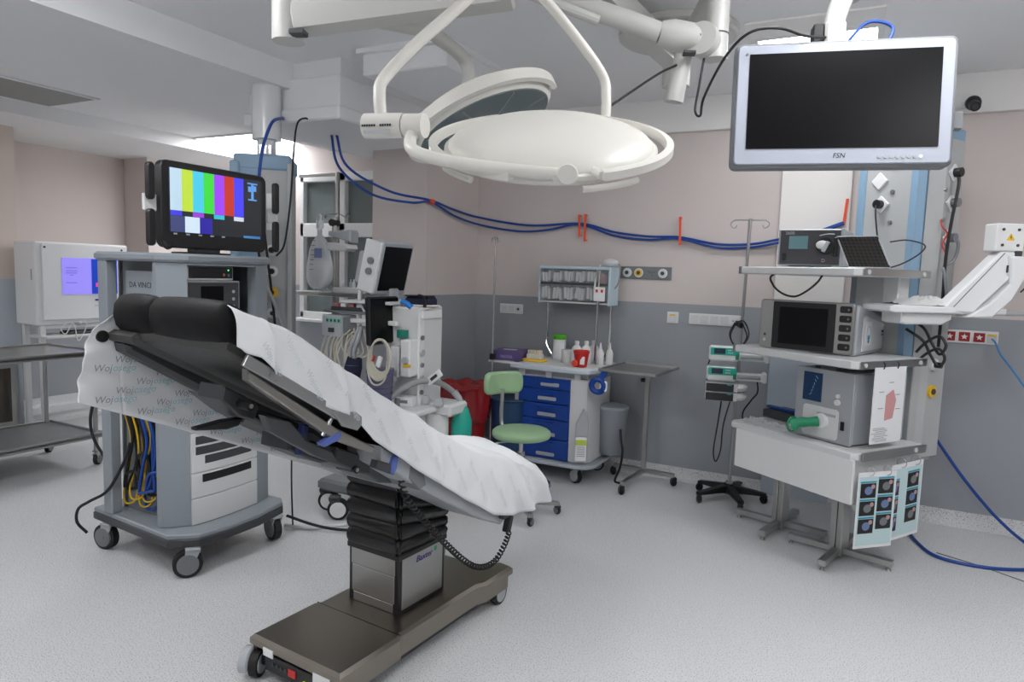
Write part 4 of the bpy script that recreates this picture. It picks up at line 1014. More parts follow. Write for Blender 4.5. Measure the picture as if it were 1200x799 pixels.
# --- lower table with white drawer box, standing on two steel columns
tb = thing('equipment_table', 'white-topped table with drawer front on two steel cross-foot columns', 'table', SO, SR)
obj('tabletop', G().ext([(-.455, .02), (-.435, 0), (.41, 0), (.44, .03), (.44, .60), (-.455, .60)], .655, .70, 'z', .008), OFFW, tb)
obj('table_rail', G().box(.452, .32, .680, .012, .56, .05, .002), STEEL, tb)
obj('rail_screw', G().cyl((.458, .50, .68), (.463, .50, .68), .013, n=14), OFFW, tb)
obj('drawer_box', G().box(.02, .26, .535, .80, .48, .24, .006), OFFW, tb)
obj('drawer_front', G().box(.02, .008, .54, .83, .018, .245, .004), WHITE, tb)
for cx_, cy_ in ((-.26, .30), (.20, .26)):
    lg = obj('leg', G().box(cx_ - .022, cy_, .225, .038, .07, .42, .004).box(cx_ + .022, cy_, .225, .038, .07, .42, .004), STEEL, tb)
    for a in (20, 110, 200, 290):
        M = Matrix.Translation((cx_, cy_, 0)) @ Matrix.Rotation(R(a), 4, 'Z')
        ft = obj('foot_bar', G(M).box(.16, 0, .045, .26, .045, .035, .003), STEEL, tb)
        g = G(M); g.cyl((.27, 0, .012), (.27, 0, .03), .006, n=8); g.cyl((.27, 0, 0), (.27, 0, .012), .016, .012, n=12); obj('levelling_foot', g, STEEL, ft)
# --- insufflator on the table
t = thing('insufflator', 'grey unit with blue display and green hose stub on the white table', 'medical unit', local(.155, .16, .702), SR)
obj('case', G().box(0, .17, .205, .37, .46, .40, .010), LGREY, t)
ff = obj('front_panel', G().box(0, -.066, .205, .375, .016, .405, .006), mat('front_grey', (160, 164, 168), .4), t)
obj('display', G().box(-.075, -.0755, .30, .125, .005, .165, .002), mat('display_navy', (16, 44, 78), .2, emit=.15), ff)
g = G(); 
for i in range(6): g.tube([(-.09 + .01 * i, -.0785, .25 + .02 * i), (-.075 + .004 * i, -.0785, .265 + .02 * i)], .0012, 4)
obj('display_trace', g, mat('trace_pale', (110, 160, 190), .4, emit=.4), ff)
obj('knob', G().cyl((.095, -.074, .27), (.095, -.082, .27), .012, n=16), WHITE, ff); obj('knob', G().cyl((.095, -.074, .235), (.095, -.086, .235), .017, n=16), WHITE, ff)
iv = obj('hose_inset', G().ext(rrect(.235, .175, .02, 4, -.01, .105), -.078, -.072, 'y', .002), OFFW, ff)
obj('slot', G().box(.03, -.079, .155, .12, .004, .015, .001), LGREY, iv)
obj('hose_port', G().cyl((.005, -.078, .115), (.005, -.108, .115), .044, .040, n=24), WHITE, iv)
obj('switch', G().box(.135, -.0785, .11, .022, .006, .05, .002), BLACK, ff)
for sx in (-.17, .17): obj('top_knob', G().cyl((sx * .4, -.05, .405), (sx * .4, -.05, .422), .014, n=12), BLACK, t)
gh = obj('green_hose', G().loft([((.0, -.105, .112), .030), ((-.03, -.14, .105), .026), ((-.055, -.16, .10), .030), ((-.075, -.175, .095), .027), ((-.085, -.182, .088), .034), ((-.10, -.19, .080), .044)], 18), GREEN, t)
obj('hose_mouth', G().ring((-.10, -.19, .080), .042, .006, 'x', 20, 8), GREEN, gh)
# --- things on the table beside it
t = thing('blue_tray', 'blue plastic clip lying on dark folders at the left of the white table', 'tray', local(-.30, .33, .702), SR)
obj('tray_bottom', G().box(0, .06, .03, .30, .20, .05, .004), DGREY, t)
obj('tray_blade', G().box(-.02, .02, .068, .28, .04, .016, .004), BLUED, t)
obj('tray_blade', G().box(.08, .13, .075, .16, .05, .02, .004), BLUED, t)
t = thing('clear_bag', 'crumpled clear plastic wrapper on the front edge of the white table', 'wrapper', local(-.26, .12, .70), SR)
gb = G(); rr_ = random.Random(5)
hts = [[rr_.uniform(.004, .03) for _ in range(16)] for _ in range(22)]
def bagf(u, v):
    i, j = int(u * 21), int(v * 15); x = -.15 + .34 * u; y = -.07 + .16 * v; z = hts[i][j] * (1 - abs(2 * v - 1)) + .004
    if v < .12: z -= .03 * (1 - v / .12); y -= .045 * (1 - v / .12)
    return (x, y, z)
obj('wrapper_film', gb.grid(bagf, 21, 15), bag_mat('clear_film', (226, 228, 230), .45), t, sharp=20)
# --- papers clipped on the rails
def paper(name, label, x, y0, y1, z0, z1, cat='poster', tilt=0):
    t = thing(name, label, cat, SO, SR)
    M = Matrix.Translation((x, (y0 + y1) / 2, z1)) @ Matrix.Rotation(R(tilt), 4, 'Z') @ Matrix.Translation((0, -(y0 + y1) / 2, -z1))
    obj('sheet', G(M).box(0, (y0 + y1) / 2, (z0 + z1) / 2, .003, y1 - y0, z1 - z0), PAPER, t)
    return t, M
t, M = paper('printed_form', 'white printed form with red sketch clipped under the middle pendant shelf', .424, .13, .40, .735, 1.155, 'document')
obj('red_sketch', G(M).ext([(.24, 1.00), (.30, 1.03), (.33, .97), (.31, .87), (.24, .86)], .002, .003, 'x'), mat('sketch_rose', (206, 150, 150), .7), t)
for i in range(9): obj('text_line', G(M).box(.002, .20 + .012 * (i % 3), .82 - i * .009, .001, .10 + .02 * (i % 2), .003), INKG, t)
for i, (yy, zz) in enumerate(((.20, 1.02), (.34, 1.0), (.35, .92), (.20, .93), (.28, 1.07))): obj('text_line', G(M).box(.002, yy, zz, .001, .04, .004), INKG, t)
for yy in (.20, .32): obj('clip', G(M).tube([(.004, yy, 1.145), (.008, yy, 1.17), (-.002, yy, 1.182)], .003, 6, 4), BLACK, t)
def poster(label, x, y0, y1, z0, z1, tilt, rows, cols, x0s):
    t, M = paper('instruction_sheet', label, x, y0, y1, z0, z1, 'poster', tilt)
    obj('tint', G(M).box(.002, (y0 + y1) / 2, (z0 + z1) / 2 - .005, .001, (y1 - y0) * .93, (z1 - z0) * .90), mat('poster_mint', (196, 220, 222), .7), t)
    w_, h_ = (y1 - y0), (z1 - z0)
    for c in cols:
        for r_ in range(rows):
            yc = y0 + w_ * c[0]; zc = z1 - h_ * (.24 + r_ * .235) - c[2]
            ph = obj('photo', G(M).box(.003, yc, zc, .001, w_ * c[1], h_ * .19), BLACK, t)
            obj('photo_subject', G(M).ell((.0036, yc + w_ * .01, zc), .0006, w_ * c[1] * .26, h_ * .055, 12, 8), MGREY if (r_ + c[3]) % 2 else mat('subject_blue', (110, 130, 170), .6), ph)
            obj('photo_hand', G(M).ell((.0036, yc + w_ * c[1] * .3, zc + h_ * .05), .0006, w_ * c[1] * .14, h_ * .03, 10, 6), mat('hand_pink', (196, 150, 150), .6), ph)
            obj('caption_bar', G(M).box(.003, yc, zc + h_ * .112, .001, w_ * c[1] * 1.02, h_ * .022), mat('caption_teal', (60, 160, 186), .6), t)
    for yy in (y0 + w_ * .3, y0 + w_ * .75): obj('hanging_ring', G(M).ring((0, yy, z1 + .005), .026, .002, 'y', 20, 5), STEEL, t)
poster('instruction sheet with six dark photos hanging from the table rail in front', .480, .02, .27, .18, .60, -12, 3, ((.27, .40, .0, 0), (.73, .40, -.02, 1)), 0)
poster('instruction sheet with a right-hand column of photos hanging behind the first', .470, .26, .58, .19, .62, 4, 3, ((.70, .36, .0, 1), (.14, .24, .03, 0)), 0)
# --- cables of the pendant
cable('cable', [local(-.20, .36, 1.70), local(-.205, .03, 1.64), local(-.20, .02, 1.58), local(-.12, .01, 1.53), local(-.02, .0, 1.515), local(.06, .0, 1.55), local(.11, .02, 1.60), local(.115, .05, 1.64)], .006, BLACK, 'black power lead drooping below the top pendant shelf', 'cable')
cable('cable', [local(.04, .58, 2.07), local(.06, .55, 2.02), local(.11, .52, 1.86), local(.16, .50, 1.75), local(.17, .47, 1.695)], .005, BLACK, 'thin black lead from the round plug down to the top pendant shelf', 'cable')
cable('cable', [local(.37, .80, 2.25), local(.39, .79, 2.18), local(.385, .76, 1.95), local(.385, .74, 1.75), local(.39, .74, 1.50), local(.39, .74, 1.25)], .009, BLACK, 'thick black plug lead down the right side of the right pendant', 'cable')
cable('cable', [local(.37, .80, 1.90), local(.40, .82, 1.85), local(.40, .80, 1.76), local(.38, .74, 1.71), local(.40, .72, 1.66), local(.42, .72, 1.55), local(.425, .70, 1.47)], .009, MGREY, 'grey lead curling beside the right pendant', 'cable')
cable('cable', [local(.34, .735, 1.98), local(.36, .72, 1.94), local(.375, .75, 1.90), local(.37, .72, 1.84), local(.38, .74, 1.79)], .004, RED, 'red lead hanging from the right pendant side', 'cable')
cable('cable', [local(.16, .47, 1.70), local(.22, .44, 1.69), local(.31, .46, 1.72), local(.35, .55, 1.78), local(.33, .62, 1.83), local(.24, .60, 1.86), local(.16, .56, 1.85)], .004, BLACK, 'thin black lead looping over the top pendant shelf by the mesh panel', 'cable')
for i, (a, b_) in enumerate((('black cord coil behind the silver generator, upper loop', .0), ('black cord coil behind the silver generator, lower loop', -.07))):
    cable('cord_coil', [local(.30, .56, 1.42 + b_), local(.38, .60, 1.36 + b_), local(.42, .62, 1.28 + b_), local(.47, .62, 1.22 + b_), local(.50, .62, 1.27 + b_), local(.46, .62, 1.32 + b_), local(.40, .60, 1.28 + b_), local(.36, .58, 1.22 + b_)], .008, BLACK, a, 'cable')

# ================================================================ articulated white arm at the right wall
ra = thing('wall_boom', 'white articulated wall arm with tray and warning-triangle box at far right', 'equipment arm', (0, 0, 0))
sa = Vector((.075, 4.265, 1.472)); sb_ = Vector((.66, 4.72, 1.455)); dd = (sb_ - sa); ln_ = dd.length; ang = math.atan2(dd.y, dd.x)
TM = Matrix.Translation(sa) @ Matrix.Rotation(ang, 4, 'Z')
obj('tray', G(TM).ext([(0, -.01), (.03, -.02), (ln_, -.02), (ln_, .012), (.03, .022), (.0, .012)], -.09, .13, 'y', .006), WHITE2, ra)
obj('tray_underside', G(TM).ext([(.10, -.075), (.13, -.085), (.36, -.085), (.42, -.055), (.42, -.02), (.10, -.02)], -.06, .10, 'y', .008), OFFW, ra)
obj('tray_end_cap', G(TM).box(ln_ - .01, .02, -.005, .035, .20, .035, .006), OFFW, ra)
rail_e = (1.05, 5.02, 1.455)
obj('support_rail', G().cyl(tuple(sb_), rail_e, .012, n=10), LGREY, ra)
hb = (.66, 4.60, 1.875)
HM = Matrix.Translation(hb) @ Matrix.Rotation(R(27), 4, 'Z')
bx = obj('warning_box', G(HM).box(0, 0, 0, .155, .10, .15, .006), WHITE, ra)
for sx in (-.042, .042):
    for sz in (-.042, .042): obj('box_screw', G(HM).cyl((sx, -.05, sz), (sx, -.054, sz), .008, n=10), DGREY, bx)
def tri(M, x, z, s_, par):
    o = obj('warning_triangle', G(M).ext([(x - s_, z - s_ * .75), (x + s_, z - s_ * .75), (x, z + s_)], -.053, -.0505, 'y'), YELP, par)
    obj('triangle_mark', G(M).ext([(x - s_ * .15, z - s_ * .5), (x + s_ * .2, z + s_ * .05), (x, z + s_ * .05), (x + s_ * .1, z + s_ * .55), (x - s_ * .25, z - s_ * .05), (x, z - s_ * .05)], -.0545, -.053, 'y'), BLACK, o)
tri(HM, .0, .0, .022, bx)
obj('lime_band', G(HM).box(.098, 0, .01, .04, .09, .12, .004), mat('lime_pale', (198, 214, 150), .4), ra)
obj('grey_end', G(HM).box(.165, 0, .0, .10, .085, .10, .006), MGREY, ra)
obj('black_catch', G(HM).box(.055, -.03, -.115, .04, .04, .09, .004), DGREY, ra)
lc = obj('lower_box', G(HM).box(.05, -.005, -.165, .105, .085, .10, .008), OFFW, ra)
tri(Matrix.Translation((0, 0, 0)) @ HM @ Matrix.Translation((.05, .003, -.185)), 0, 0, .018, lc)
obj('lower_box_pin', G(HM).box(.10, -.05, -.17, .006, .008, .04), DGREY, lc); obj('lower_box_pin', G(HM).box(.0, -.05, -.17, .006, .008, .04), DGREY, lc)
def limb(nm, pts, w, t_, m=WHITE2):
    g = G(HM); g.ext(pts, -t_ / 2, t_ / 2, 'y', .01); return obj(nm, g, m, ra)
limb('diagonal_arm', [(-.03, -.07), (.04, -.075), (.09, -.13), (.05, -.20), (-.16, -.42), (-.33, -.41), (-.30, -.36)], 0, .09)
limb('lower_arm', [(.0, -.10), (.10, -.10), (.10, -.22), (.04, -.34), (-.06, -.44), (-.20, -.44), (-.08, -.36), (.02, -.25)], 0, .12)
obj('arm_seam', G(HM).tube([(-.27, -.0465, -.385), (-.02, -.0465, -.085)], .0025, 5), MGREY, ra)
obj('wall_spigot', G().cyl(tuple(HM @ Vector((.2, 0, 0))), tuple(HM @ Vector((.62, .42, 0))), .03, n=12), OFFW, ra)
cable('cable', [tuple(HM @ Vector((.125, -.02, -.19))), tuple(HM @ Vector((.135, -.03, -.23))), tuple(HM @ Vector((.12, -.03, -.27))), tuple(HM @ Vector((.105, -.02, -.295)))], .004, BLACK, 'short black lead below the warning-triangle box', 'cable')
t = thing('folded_cover', 'rumpled clear plastic cover lying on the white arm tray', 'plastic cover', tuple(TM @ Vector((.0, 0, .014))), math.degrees(ang))
rr_ = random.Random(9); hv = [[rr_.uniform(-.012, .012) for _ in range(13)] for _ in range(31)]
def cov(u, v):
    x = .09 + .44 * u; y = -.075 + .18 * v; e = math.sin(math.pi * min(max(v, 0.02), .98)) * math.sin(math.pi * min(max(u, .03), .97)) ** .5
    return (x + hv[int(u * 30)][int(v * 12)] * .4, y, .006 + e * (.05 - .025 * abs(u - .35)) + hv[int(u * 30)][int(v * 12)] * e)
obj('cover_film', G().grid(cov, 30, 12), mat('cover_white', (206, 207, 206), .3, bump=.4, bscale=18), t, sharp=25)

# ================================================================ back wall fittings
def plate(name, label, x, z, w_, h_, y=YB, t_=.012, m=WHITE, cat='socket'):
    t = thing(name, label, cat, (x, y, z)); obj('plate', G().box(0, -t_ / 2, 0, w_, t_, h_, .003), m, t); return t
t = plate('wall_socket', 'triple white wall socket strip left of the bin rack', -2.755, 1.285, .225, .085)
for i in range(3): obj('socket_face', G().box(-.07 + i * .07, -.0135, 0, .06, .004, .06, .002), OFFW, t)
obj('socket_pins', G().cyl((.07, -.0155, 0), (.07, -.017, 0), .012, n=12), DGREY, t)
t = plate('wall_switch', 'single white wall switch with yellow label', -1.325, 1.29, .09, .09, cat='switch')
obj('rocker', G().box(0, -.0145, 0, .06, .006, .06, .002), OFFW, t); obj('yellow_label', G().box(0, -.018, .02, .04, .002, .012), YELP, t)
t = plate('wall_socket', 'five-gang white switch and socket strip beside the drip stand', -1.005, 1.29, .385, .085)
for i in range(5): obj('rocker', G().box(-.15 + i * .075, -.0145, 0, .062, .006, .062, .002), OFFW if i < 4 else WHITE, t)
for dx in (-.01, .01): obj('socket_pin', G().cyl((.15 + dx, -.0175, 0), (.15 + dx, -.019, 0), .005, n=8), DGREY, t)
t = plate('power_strip', 'white wall strip with four red sockets at far right', .592, 1.275, .40, .085)
for i in range(4):
    f = obj('red_socket', G().box(-.15 + i * .082, -.014, 0, .062, .006, .060, .003), REDD, t)
    obj('socket_star', G().ext([((.020 if k % 2 == 0 else .009) * math.cos(R(k * 36 + 18)) - .15 + i * .082, (.020 if k % 2 == 0 else .009) * math.sin(R(k * 36 + 18))) for k in range(10)], -.0185, -.017, 'y'), WHITE, f)
f = obj('data_socket', G().box(.165, -.014, 0, .05, .006, .06, .003), OFFW, t); obj('yellow_tag', G().box(.165, -.018, .018, .045, .002, .012), YELP, f)
cable('network_cable', [(.755, 5.33, 1.27), (.77, 5.29, 1.25), (.80, 5.27, 1.18), (.87, 5.27, 1.085), (.96, 5.28, .96), (1.2, 5.29, .62), (1.5, 5.30, .25), (1.7, 5.28, .02)], .006, LBLUEC, 'light blue network cable leaving the red socket strip', 'cable')
# gas outlet board
t = plate('gas_outlet_panel', 'grey gas outlet panel with three round outlets beside the bin rack', -1.565, 1.632, .425, .10, m=MGREY, cat='outlet panel')
for x, m in ((-.145, WHITE), (-.05, YELP), (.145, WHITE)):
    f = obj('gas_outlet', G().cyl((x, -.012, 0), (x, -.024, 0), .036, n=24), WHITE, t)
    obj('outlet_ring', G().cyl((x, -.024, 0), (x, -.028, 0), .028, n=24), m if m is YELP else OFFW, f)
    obj('outlet_core', G().cyl((x, -.028, 0), (x, -.034, 0), .015, n=16), DGREY, f)
obj('scribble', G().tube([(.015, -.0128, .008), (.03, -.0128, .016), (.04, -.0128, .0), (.055, -.0128, .012), (.07, -.0128, .004), (.085, -.0128, .014)], .0014, 5, 5).tube([(.05, -.0128, -.004), (.06, -.0128, -.018), (.055, -.0128, -.022)], .0014, 5, 4), INKD, t)
# pair of blue cables along the wall, tied with orange tape
C1 = [(-3.52, 3.95, 2.575), (-3.44, 3.98, 2.34), (-3.22, 4.20, 2.18), (-3.09, 4.55, 2.148), (-3.095, 4.9, 2.11), (-3.06, 5.30, 2.075), (-2.60, 5.335, 2.01), (-2.13, 5.335, 2.022), (-1.83, 5.335, 1.953), (-1.55, 5.335, 1.92), (-1.30, 5.335, 1.914), (-1.02, 5.335, 1.864), (-.77, 5.335, 1.866), (-.584, 5.31, 1.899), (-.40, 5.30, 1.93), (-.16, 5.30, 2.02)]
C2 = [(-3.55, 3.93, 2.575), (-3.49, 3.95, 2.33), (-3.31, 4.10, 2.15), (-3.10, 4.30, 2.105), (-3.085, 4.56, 2.135), (-3.09, 4.9, 2.06), (-3.05, 5.30, 2.01), (-2.68, 5.325, 1.959), (-2.40, 5.325, 1.973), (-2.13, 5.322, 2.015), (-1.83, 5.325, 1.925), (-1.55, 5.325, 1.893), (-1.30, 5.325, 1.903), (-1.02, 5.325, 1.838), (-.77, 5.325, 1.841), (-.584, 5.30, 1.874), (-.40, 5.29, 1.91), (-.16, 5.29, 2.01)]
cable('wall_cable', C1, .0095, BLUEC, 'upper blue cable of the pair slung along the back wall', 'cable')
cable('wall_cable', C2, .0095, BLUEC, 'lower blue cable of the pair slung along the back wall', 'cable')
def tape(label, x, z0, z1, dx=0, y=5.345, w_=.018):
    tag(obj('orange_tape', G().ext([(x - w_ / 2, z1), (x + w_ / 2, z1), (x + dx + w_ / 2, z0), (x + dx - w_ / 2, z0)], y - .032, y - .028, 'y').box(x + .0, y - .012, z1 - .01, w_, .034, .01).box(x + dx, y - .012, z0 + .01, w_, .034, .01), ORANGE), label, 'tape')
tape('left strip of the two orange tapes side by side holding the wall cables', -2.135, 1.915, 2.095, .01)
tape('right strip of the two orange tapes side by side holding the wall cables', -2.082, 1.875, 2.10, .006)
tape('single orange tape strip holding the wall cables beside the drip stand', -1.30, 1.855, 2.07, .008)
tape('orange tape strip on the white pillar above the pump unit', -.15, 2.00, 2.18, -.012, 5.325)
tag(obj('orange_tape', G().box(-3.085, 4.565, 2.14, .045, .06, .035, .004).box(-3.05, 4.60, 2.150, .03, .05, .012, .002)), 'orange tape knot at the pillar corner', 'tape') if False else tag(obj('orange_tape', G().box(-3.095, 4.565, 2.14, .045, .06, .035, .004), ORANGE), 'orange tape knot holding the cables at the pillar corner', 'tape')
# other blue hoses
cable('blue_hose', [(-3.64, 3.55, 2.60), (-3.45, 3.36, 2.555), (-3.31, 3.147, 2.48), (-3.34, 3.12, 2.386), (-3.355, 3.10, 2.28), (-3.36, 3.08, 2.10), (-3.38, 3.08, 1.70)], .010, BLUEC, 'blue hose dropping from the ceiling behind the colour-bar screen', 'hose')
cable('floor_hose', [(.33, 5.18, .60), (.40, 5.28, .72), (.52, 5.30, .552), (.68, 5.29, .333), (.86, 5.26, .13), (1.02, 5.16, .015), (1.15, 5.0, .010), (1.05, 4.80, .010), (.95, 4.70, .010), (.73, 4.60, .010), (.50, 4.63, .010), (.40, 4.85, .010), (.36, 5.10, .012)], .010, BLUEC, 'blue hose looping from the wall onto the floor at right', 'hose')
cable('cable', [(.50, 4.72, .004), (.72, 4.62, .004), (.95, 4.48, .004), (1.2, 4.4, .004)], .003, MGREY, 'thin grey cord lying on the floor beside the blue hose', 'cable')
# ================================================================ drip stand with pumps (right)
ds = thing('infusion_stand', 'tall steel drip stand on a black five-star base carrying syringe pumps', 'infusion stand', (-.775, 5.06, 0))
obj('pole', G().cyl((0, 0, .10), (.03, 0, 2.03), .011, n=12), STEEL, ds)
obj('pole_collar', G().cyl((0, 0, .09), (0, 0, .14), .026, n=16), STEEL, ds)
g = G(); g.tube([(-.075, 0, 2.02), (.13, 0, 2.02)], .005, 8); hk = obj('hook_bar', g, STEEL, ds)
for sx, x in ((-1, -.075), (1, .13)): obj('hook', G().tube([(x, 0, 2.02), (x + sx * .025, 0, 2.0), (x + sx * .02, 0, 1.975), (x - sx * .005, 0, 1.965), (x - sx * .015, 0, 1.985)], .004, 6, 6), STEEL, hk)
for k in range(5):
    a = R(-62 + 72 * k); c, s_ = math.cos(a), math.sin(a)
    bm = obj('base_arm', G(Matrix.Rotation(a, 4, 'Z')).ext([(.0, .055), (.0, .115), (.06, .112), (.26, .078), (.265, .058), (.10, .060)], -.024, .024, 'y', .005), BLACK, ds)
    caster(ds, .25 * c, .25 * s_, .030, k * 50, hub=BLACK, housing=BLACK, top=.062)
obj('hub', G().cyl((0, 0, .055), (0, 0, .125), .05, .035, n=20), BLACK, ds)
obj('pole_clamp', G().cyl((-.004, -.015, 1.27), (.01, -.015, 1.30), .03, n=14), BLACK, ds)
def sp(z, x0, label, dark=False):
    t = thing('syringe_pump', label, 'syringe pump', (x0, 5.0, z), 12)
    if not dark:
        obj('pump_body', G().box(-.06, -.06, .05, .20, .12, .10, .012), WHITE, t)
        obj('front_band', G().box(-.055, -.122, .068, .19, .008, .052, .004), TEAL, t)
        obj('display', G().box(-.09, -.1275, .07, .075, .004, .036, .001), mat('pump_display', (44, 52, 74), .2), t)
        for i in range(6): obj('key', G().cyl((-.03 + .012 * (i % 3), -.126, .06 + .018 * (i // 3)), (-.03 + .012 * (i % 3), -.129, .06 + .018 * (i // 3)), .004, n=6), WHITE, t)
        obj('syringe_drive', G().box(.13, -.05, .03, .18, .07, .052, .006), WHITE, t)
        obj('syringe', G().cyl((.05, -.092, .035), (.20, -.092, .035), .014, n=14), LGREY, t)
        obj('green_catch', G().box(.028, -.12, .035, .022, .014, .04, .003), GREEN, t)
        obj('end_stop', G().box(.225, -.07, .035, .03, .09, .07, .006), WHITE, t)
    else:
        obj('pump_body', G().box(-.06, -.05, .032, .22, .11, .062, .008), WHITE, t)
        obj('front_panel', G().box(-.075, -.108, .032, .185, .008, .055, .003), mat('pump_black', (40, 40, 44), .35), t)
        obj('side_cover', G().ell((.065, -.06, .035), .05, .05, .030, 14, 8), WHITE, t)
        obj('badge', G().box(-.01, -.113, .053, .03, .002, .008), TEAL, t)
    return t
sp(1.035, -.80, 'upper teal-faced syringe pump on the drip stand'); sp(.895, -.81, 'second teal-faced syringe pump on the drip stand')
sp(.815, -.80, 'upper dark-faced infusion pump on the drip stand', True); sp(.750, -.80, 'lower dark-faced infusion pump at the bottom of the stack', True)
for lb, pts in (('black cord wound round the drip stand clamp', [(-.80, 5.03, 1.30), (-.83, 5.02, 1.22), (-.80, 5.01, 1.15), (-.74, 5.01, 1.14), (-.70, 5.02, 1.22), (-.74, 5.03, 1.31), (-.79, 5.02, 1.29), (-.82, 5.0, 1.20), (-.77, 5.0, 1.12), (-.71, 5.0, 1.20), (-.75, 5.02, 1.30)]),
                ('thin black pump lead bowed left of the syringe pumps', [(-.92, 4.99, 1.06), (-.96, 5.0, 1.00), (-.965, 5.0, .88), (-.93, 5.0, .80)]),
                ('black pump lead looping low behind the drip stand', [(-.86, 5.04, .75), (-.88, 5.05, .55), (-.90, 5.06, .35), (-.88, 5.06, .27), (-.85, 5.06, .36), (-.84, 5.05, .55), (-.80, 5.06, .75)]),
                ('black pump lead hanging right of the syringe pumps', [(-.64, 5.05, .95), (-.62, 5.06, .82), (-.66, 5.06, .75), (-.71, 5.06, .66), (-.70, 5.06, .58), (-.66, 5.07, .54)])):
    cable('pump_lead', pts, .005, BLACK, lb, 'cable')
# ================================================================ Mayo table
my = thing('mayo_table', 'small steel tray table on a wheeled H base by the wall', 'tray table', (-1.46, 4.97, 0), -4)
g = G(); g.box(0, 0, .905, .44, .52, .008)
for sx in (-1, 1): g.box(sx * .218, 0, .912, .008, .52, .022, .002)
for sy in (-1, 1): g.box(0, sy * .258, .912, .44, .008, .022, .002)
obj('tray', g, STEEL, my)
obj('tray_wire', G().tube([(-.20, .25, .93), (-.1, .252, .945), (.05, .25, .935), (.20, .24, .94)], .003, 6, 6), STEEL, my)
obj('tray_support', G().box(0, .06, .892, .05, .32, .018, .002), STEEL, my)
obj('post', G().box(.0, .20, .50, .034, .034, .80, .003), STEEL, my)
obj('post_knob', G().cyl((-.02, .19, .80), (-.05, .18, .80), .016, n=12), BLACK, my)
obj('cross_bar', G().box(0, .20, .085, .50, .036, .03, .003), STEEL, my)
obj('base_bar', G().box(.0, -.02, .085, .036, .44, .03, .003), STEEL, my)
for x, y in ((-.25, .20), (.25, .20), (.0, -.24)): caster(my, x, y, .034, 40, hub=BLACK, housing=BLACK, top=.072)
# ================================================================ blue drawer cart
bc = thing('drawer_cart', 'white medical cart with five blue drawers against the back wall', 'medical cart', (-2.10, 5.03, 0))
top = [(-.36, -.24), (-.33, -.30), (-.24, -.325), (.24, -.325), (.33, -.30), (.38, -.22), (.38, .24), (.34, .27), (-.34, .27), (-.36, .24)]
obj('cart_top', G().ext(top, .860, .900, 'z', .010), mat('cart_top_grey', (196, 204, 212), .35), bc)
obj('top_tray', G().ext([(x * .93, y * .92) for x, y in top], .896, .904, 'z', .002), OFFW, bc)
obj('cart_platform', G().ext([(x * 1.0, y * .98) for x, y in top], .135, .165, 'z', .008), mat('cart_base_grey', (176, 182, 190), .4), bc)
obj('cart_body', G().box(-.03, .01, .49, .48, .48, .65, .006), OFFW, bc)
obj('side_column', G().ext([(.17, -.255), (.23, -.265), (.30, -.24), (.33, -.18), (.33, .20), (.28, .25), (.17, .25)], .165, .81, 'z', .01), OFFW, bc)
obj('side_column', G().ext([(-.27, -.255), (-.31, -.24), (-.33, -.18), (-.33, .20), (-.30, .25), (-.27, .25)], .165, .81, 'z', .01), OFFW, bc)
obj('top_frame', G().box(0, -.0, .835, .62, .46, .05, .008), LGREY, bc)
for x in (-.25, -.02, .22): obj('top_bracket', G().box(x, -.245, .83, .05, .02, .055, .004), OFFW, bc)
zs = [.805, .715, .605, .48, .325, .168]
for i in range(5):
    z1_, z0_ = zs[i] - .003, zs[i + 1] + .003
    dr = obj('drawer', G().ext([(-.262, z0_), (-.262, z1_), (.168, z1_), (.168, z0_)], -.262, -.235, 'y', .004), BLUED, bc)
    zc = (z0_ + z1_) / 2
    obj('drawer_lip', G().ext([(-.13, z1_ - .018), (.05, z1_ - .018), (.03, z1_ - .040), (-.11, z1_ - .040)], -.272, -.258, 'y', .004), BLUED, dr)
    obj('label_holder', G().ext(rrect(.155, .028, .008, 3, -.02 if i else .0, z0_ + .035), -.270, -.260, 'y', .003), LGREY, dr)
pk = obj('side_pocket', G(Matrix.Translation((.275, -.262, 0)) @ Matrix.Rotation(R(28), 4, 'Z')).ext([(-.045, .20), (.05, .20), (.05, .50), (.04, .56), (.01, .60), (-.045, .48)], -.012, .006, 'y', .004), LGREY, bc)
for x, y, a in ((.24, -.22, 60), (.26, .22, 110), (-.26, -.22, 30), (-.26, .22, 80)): caster(bc, x, y, .058, a, hub=LGREY, housing=LGREY, top=.137)
bt = thing('bottle_pack', 'white carton with lime label in the side pocket of the blue-drawer cart', 'carton', (-1.826, 4.755, .205), 28)
obj('carton', G().box(.0, -.03, .09, .085, .03, .18, .004), PAPER, bt); obj('lime_label', G().box(0, -.046, .145, .08, .002, .04), mat('label_lime', (176, 200, 70), .5), bt)
for i in range(6): obj('text_line', G().box(.0, -.046, .11 - i * .014, .06, .002, .005), INKG, bt)
# waste bin hung on the cart's right side
wb = thing('waste_bin', 'grey plastic waste bin hung on the right side of the blue-drawer cart', 'waste bin', (-1.70, 5.10, .20))
obj('bin_body', G().loft([((0, 0, 0), .085), ((0, 0, .01), .092), ((.005, 0, .34), .118), ((.005, 0, .36), .12)], 20), mat('bin_grey', (140, 146, 152), .45), wb)
obj('bin_lid', G().lathe([(.122, .36), (.126, .37), (.122, .385), (.06, .40), (.0001, .402)], 24, c=(.005, 0, 0)), mat('bin_lid_grey', (158, 164, 170), .4), wb)
cable('cable', [(-1.60, 5.02, .42), (-1.585, 5.0, .34), (-1.57, 5.0, .25), (-1.59, 5.02, .12), (-1.62, 5.0, .012), (-1.55, 4.98, .010)], .009, BLACK, 'black power lead hanging beside the grey waste bin', 'cable')
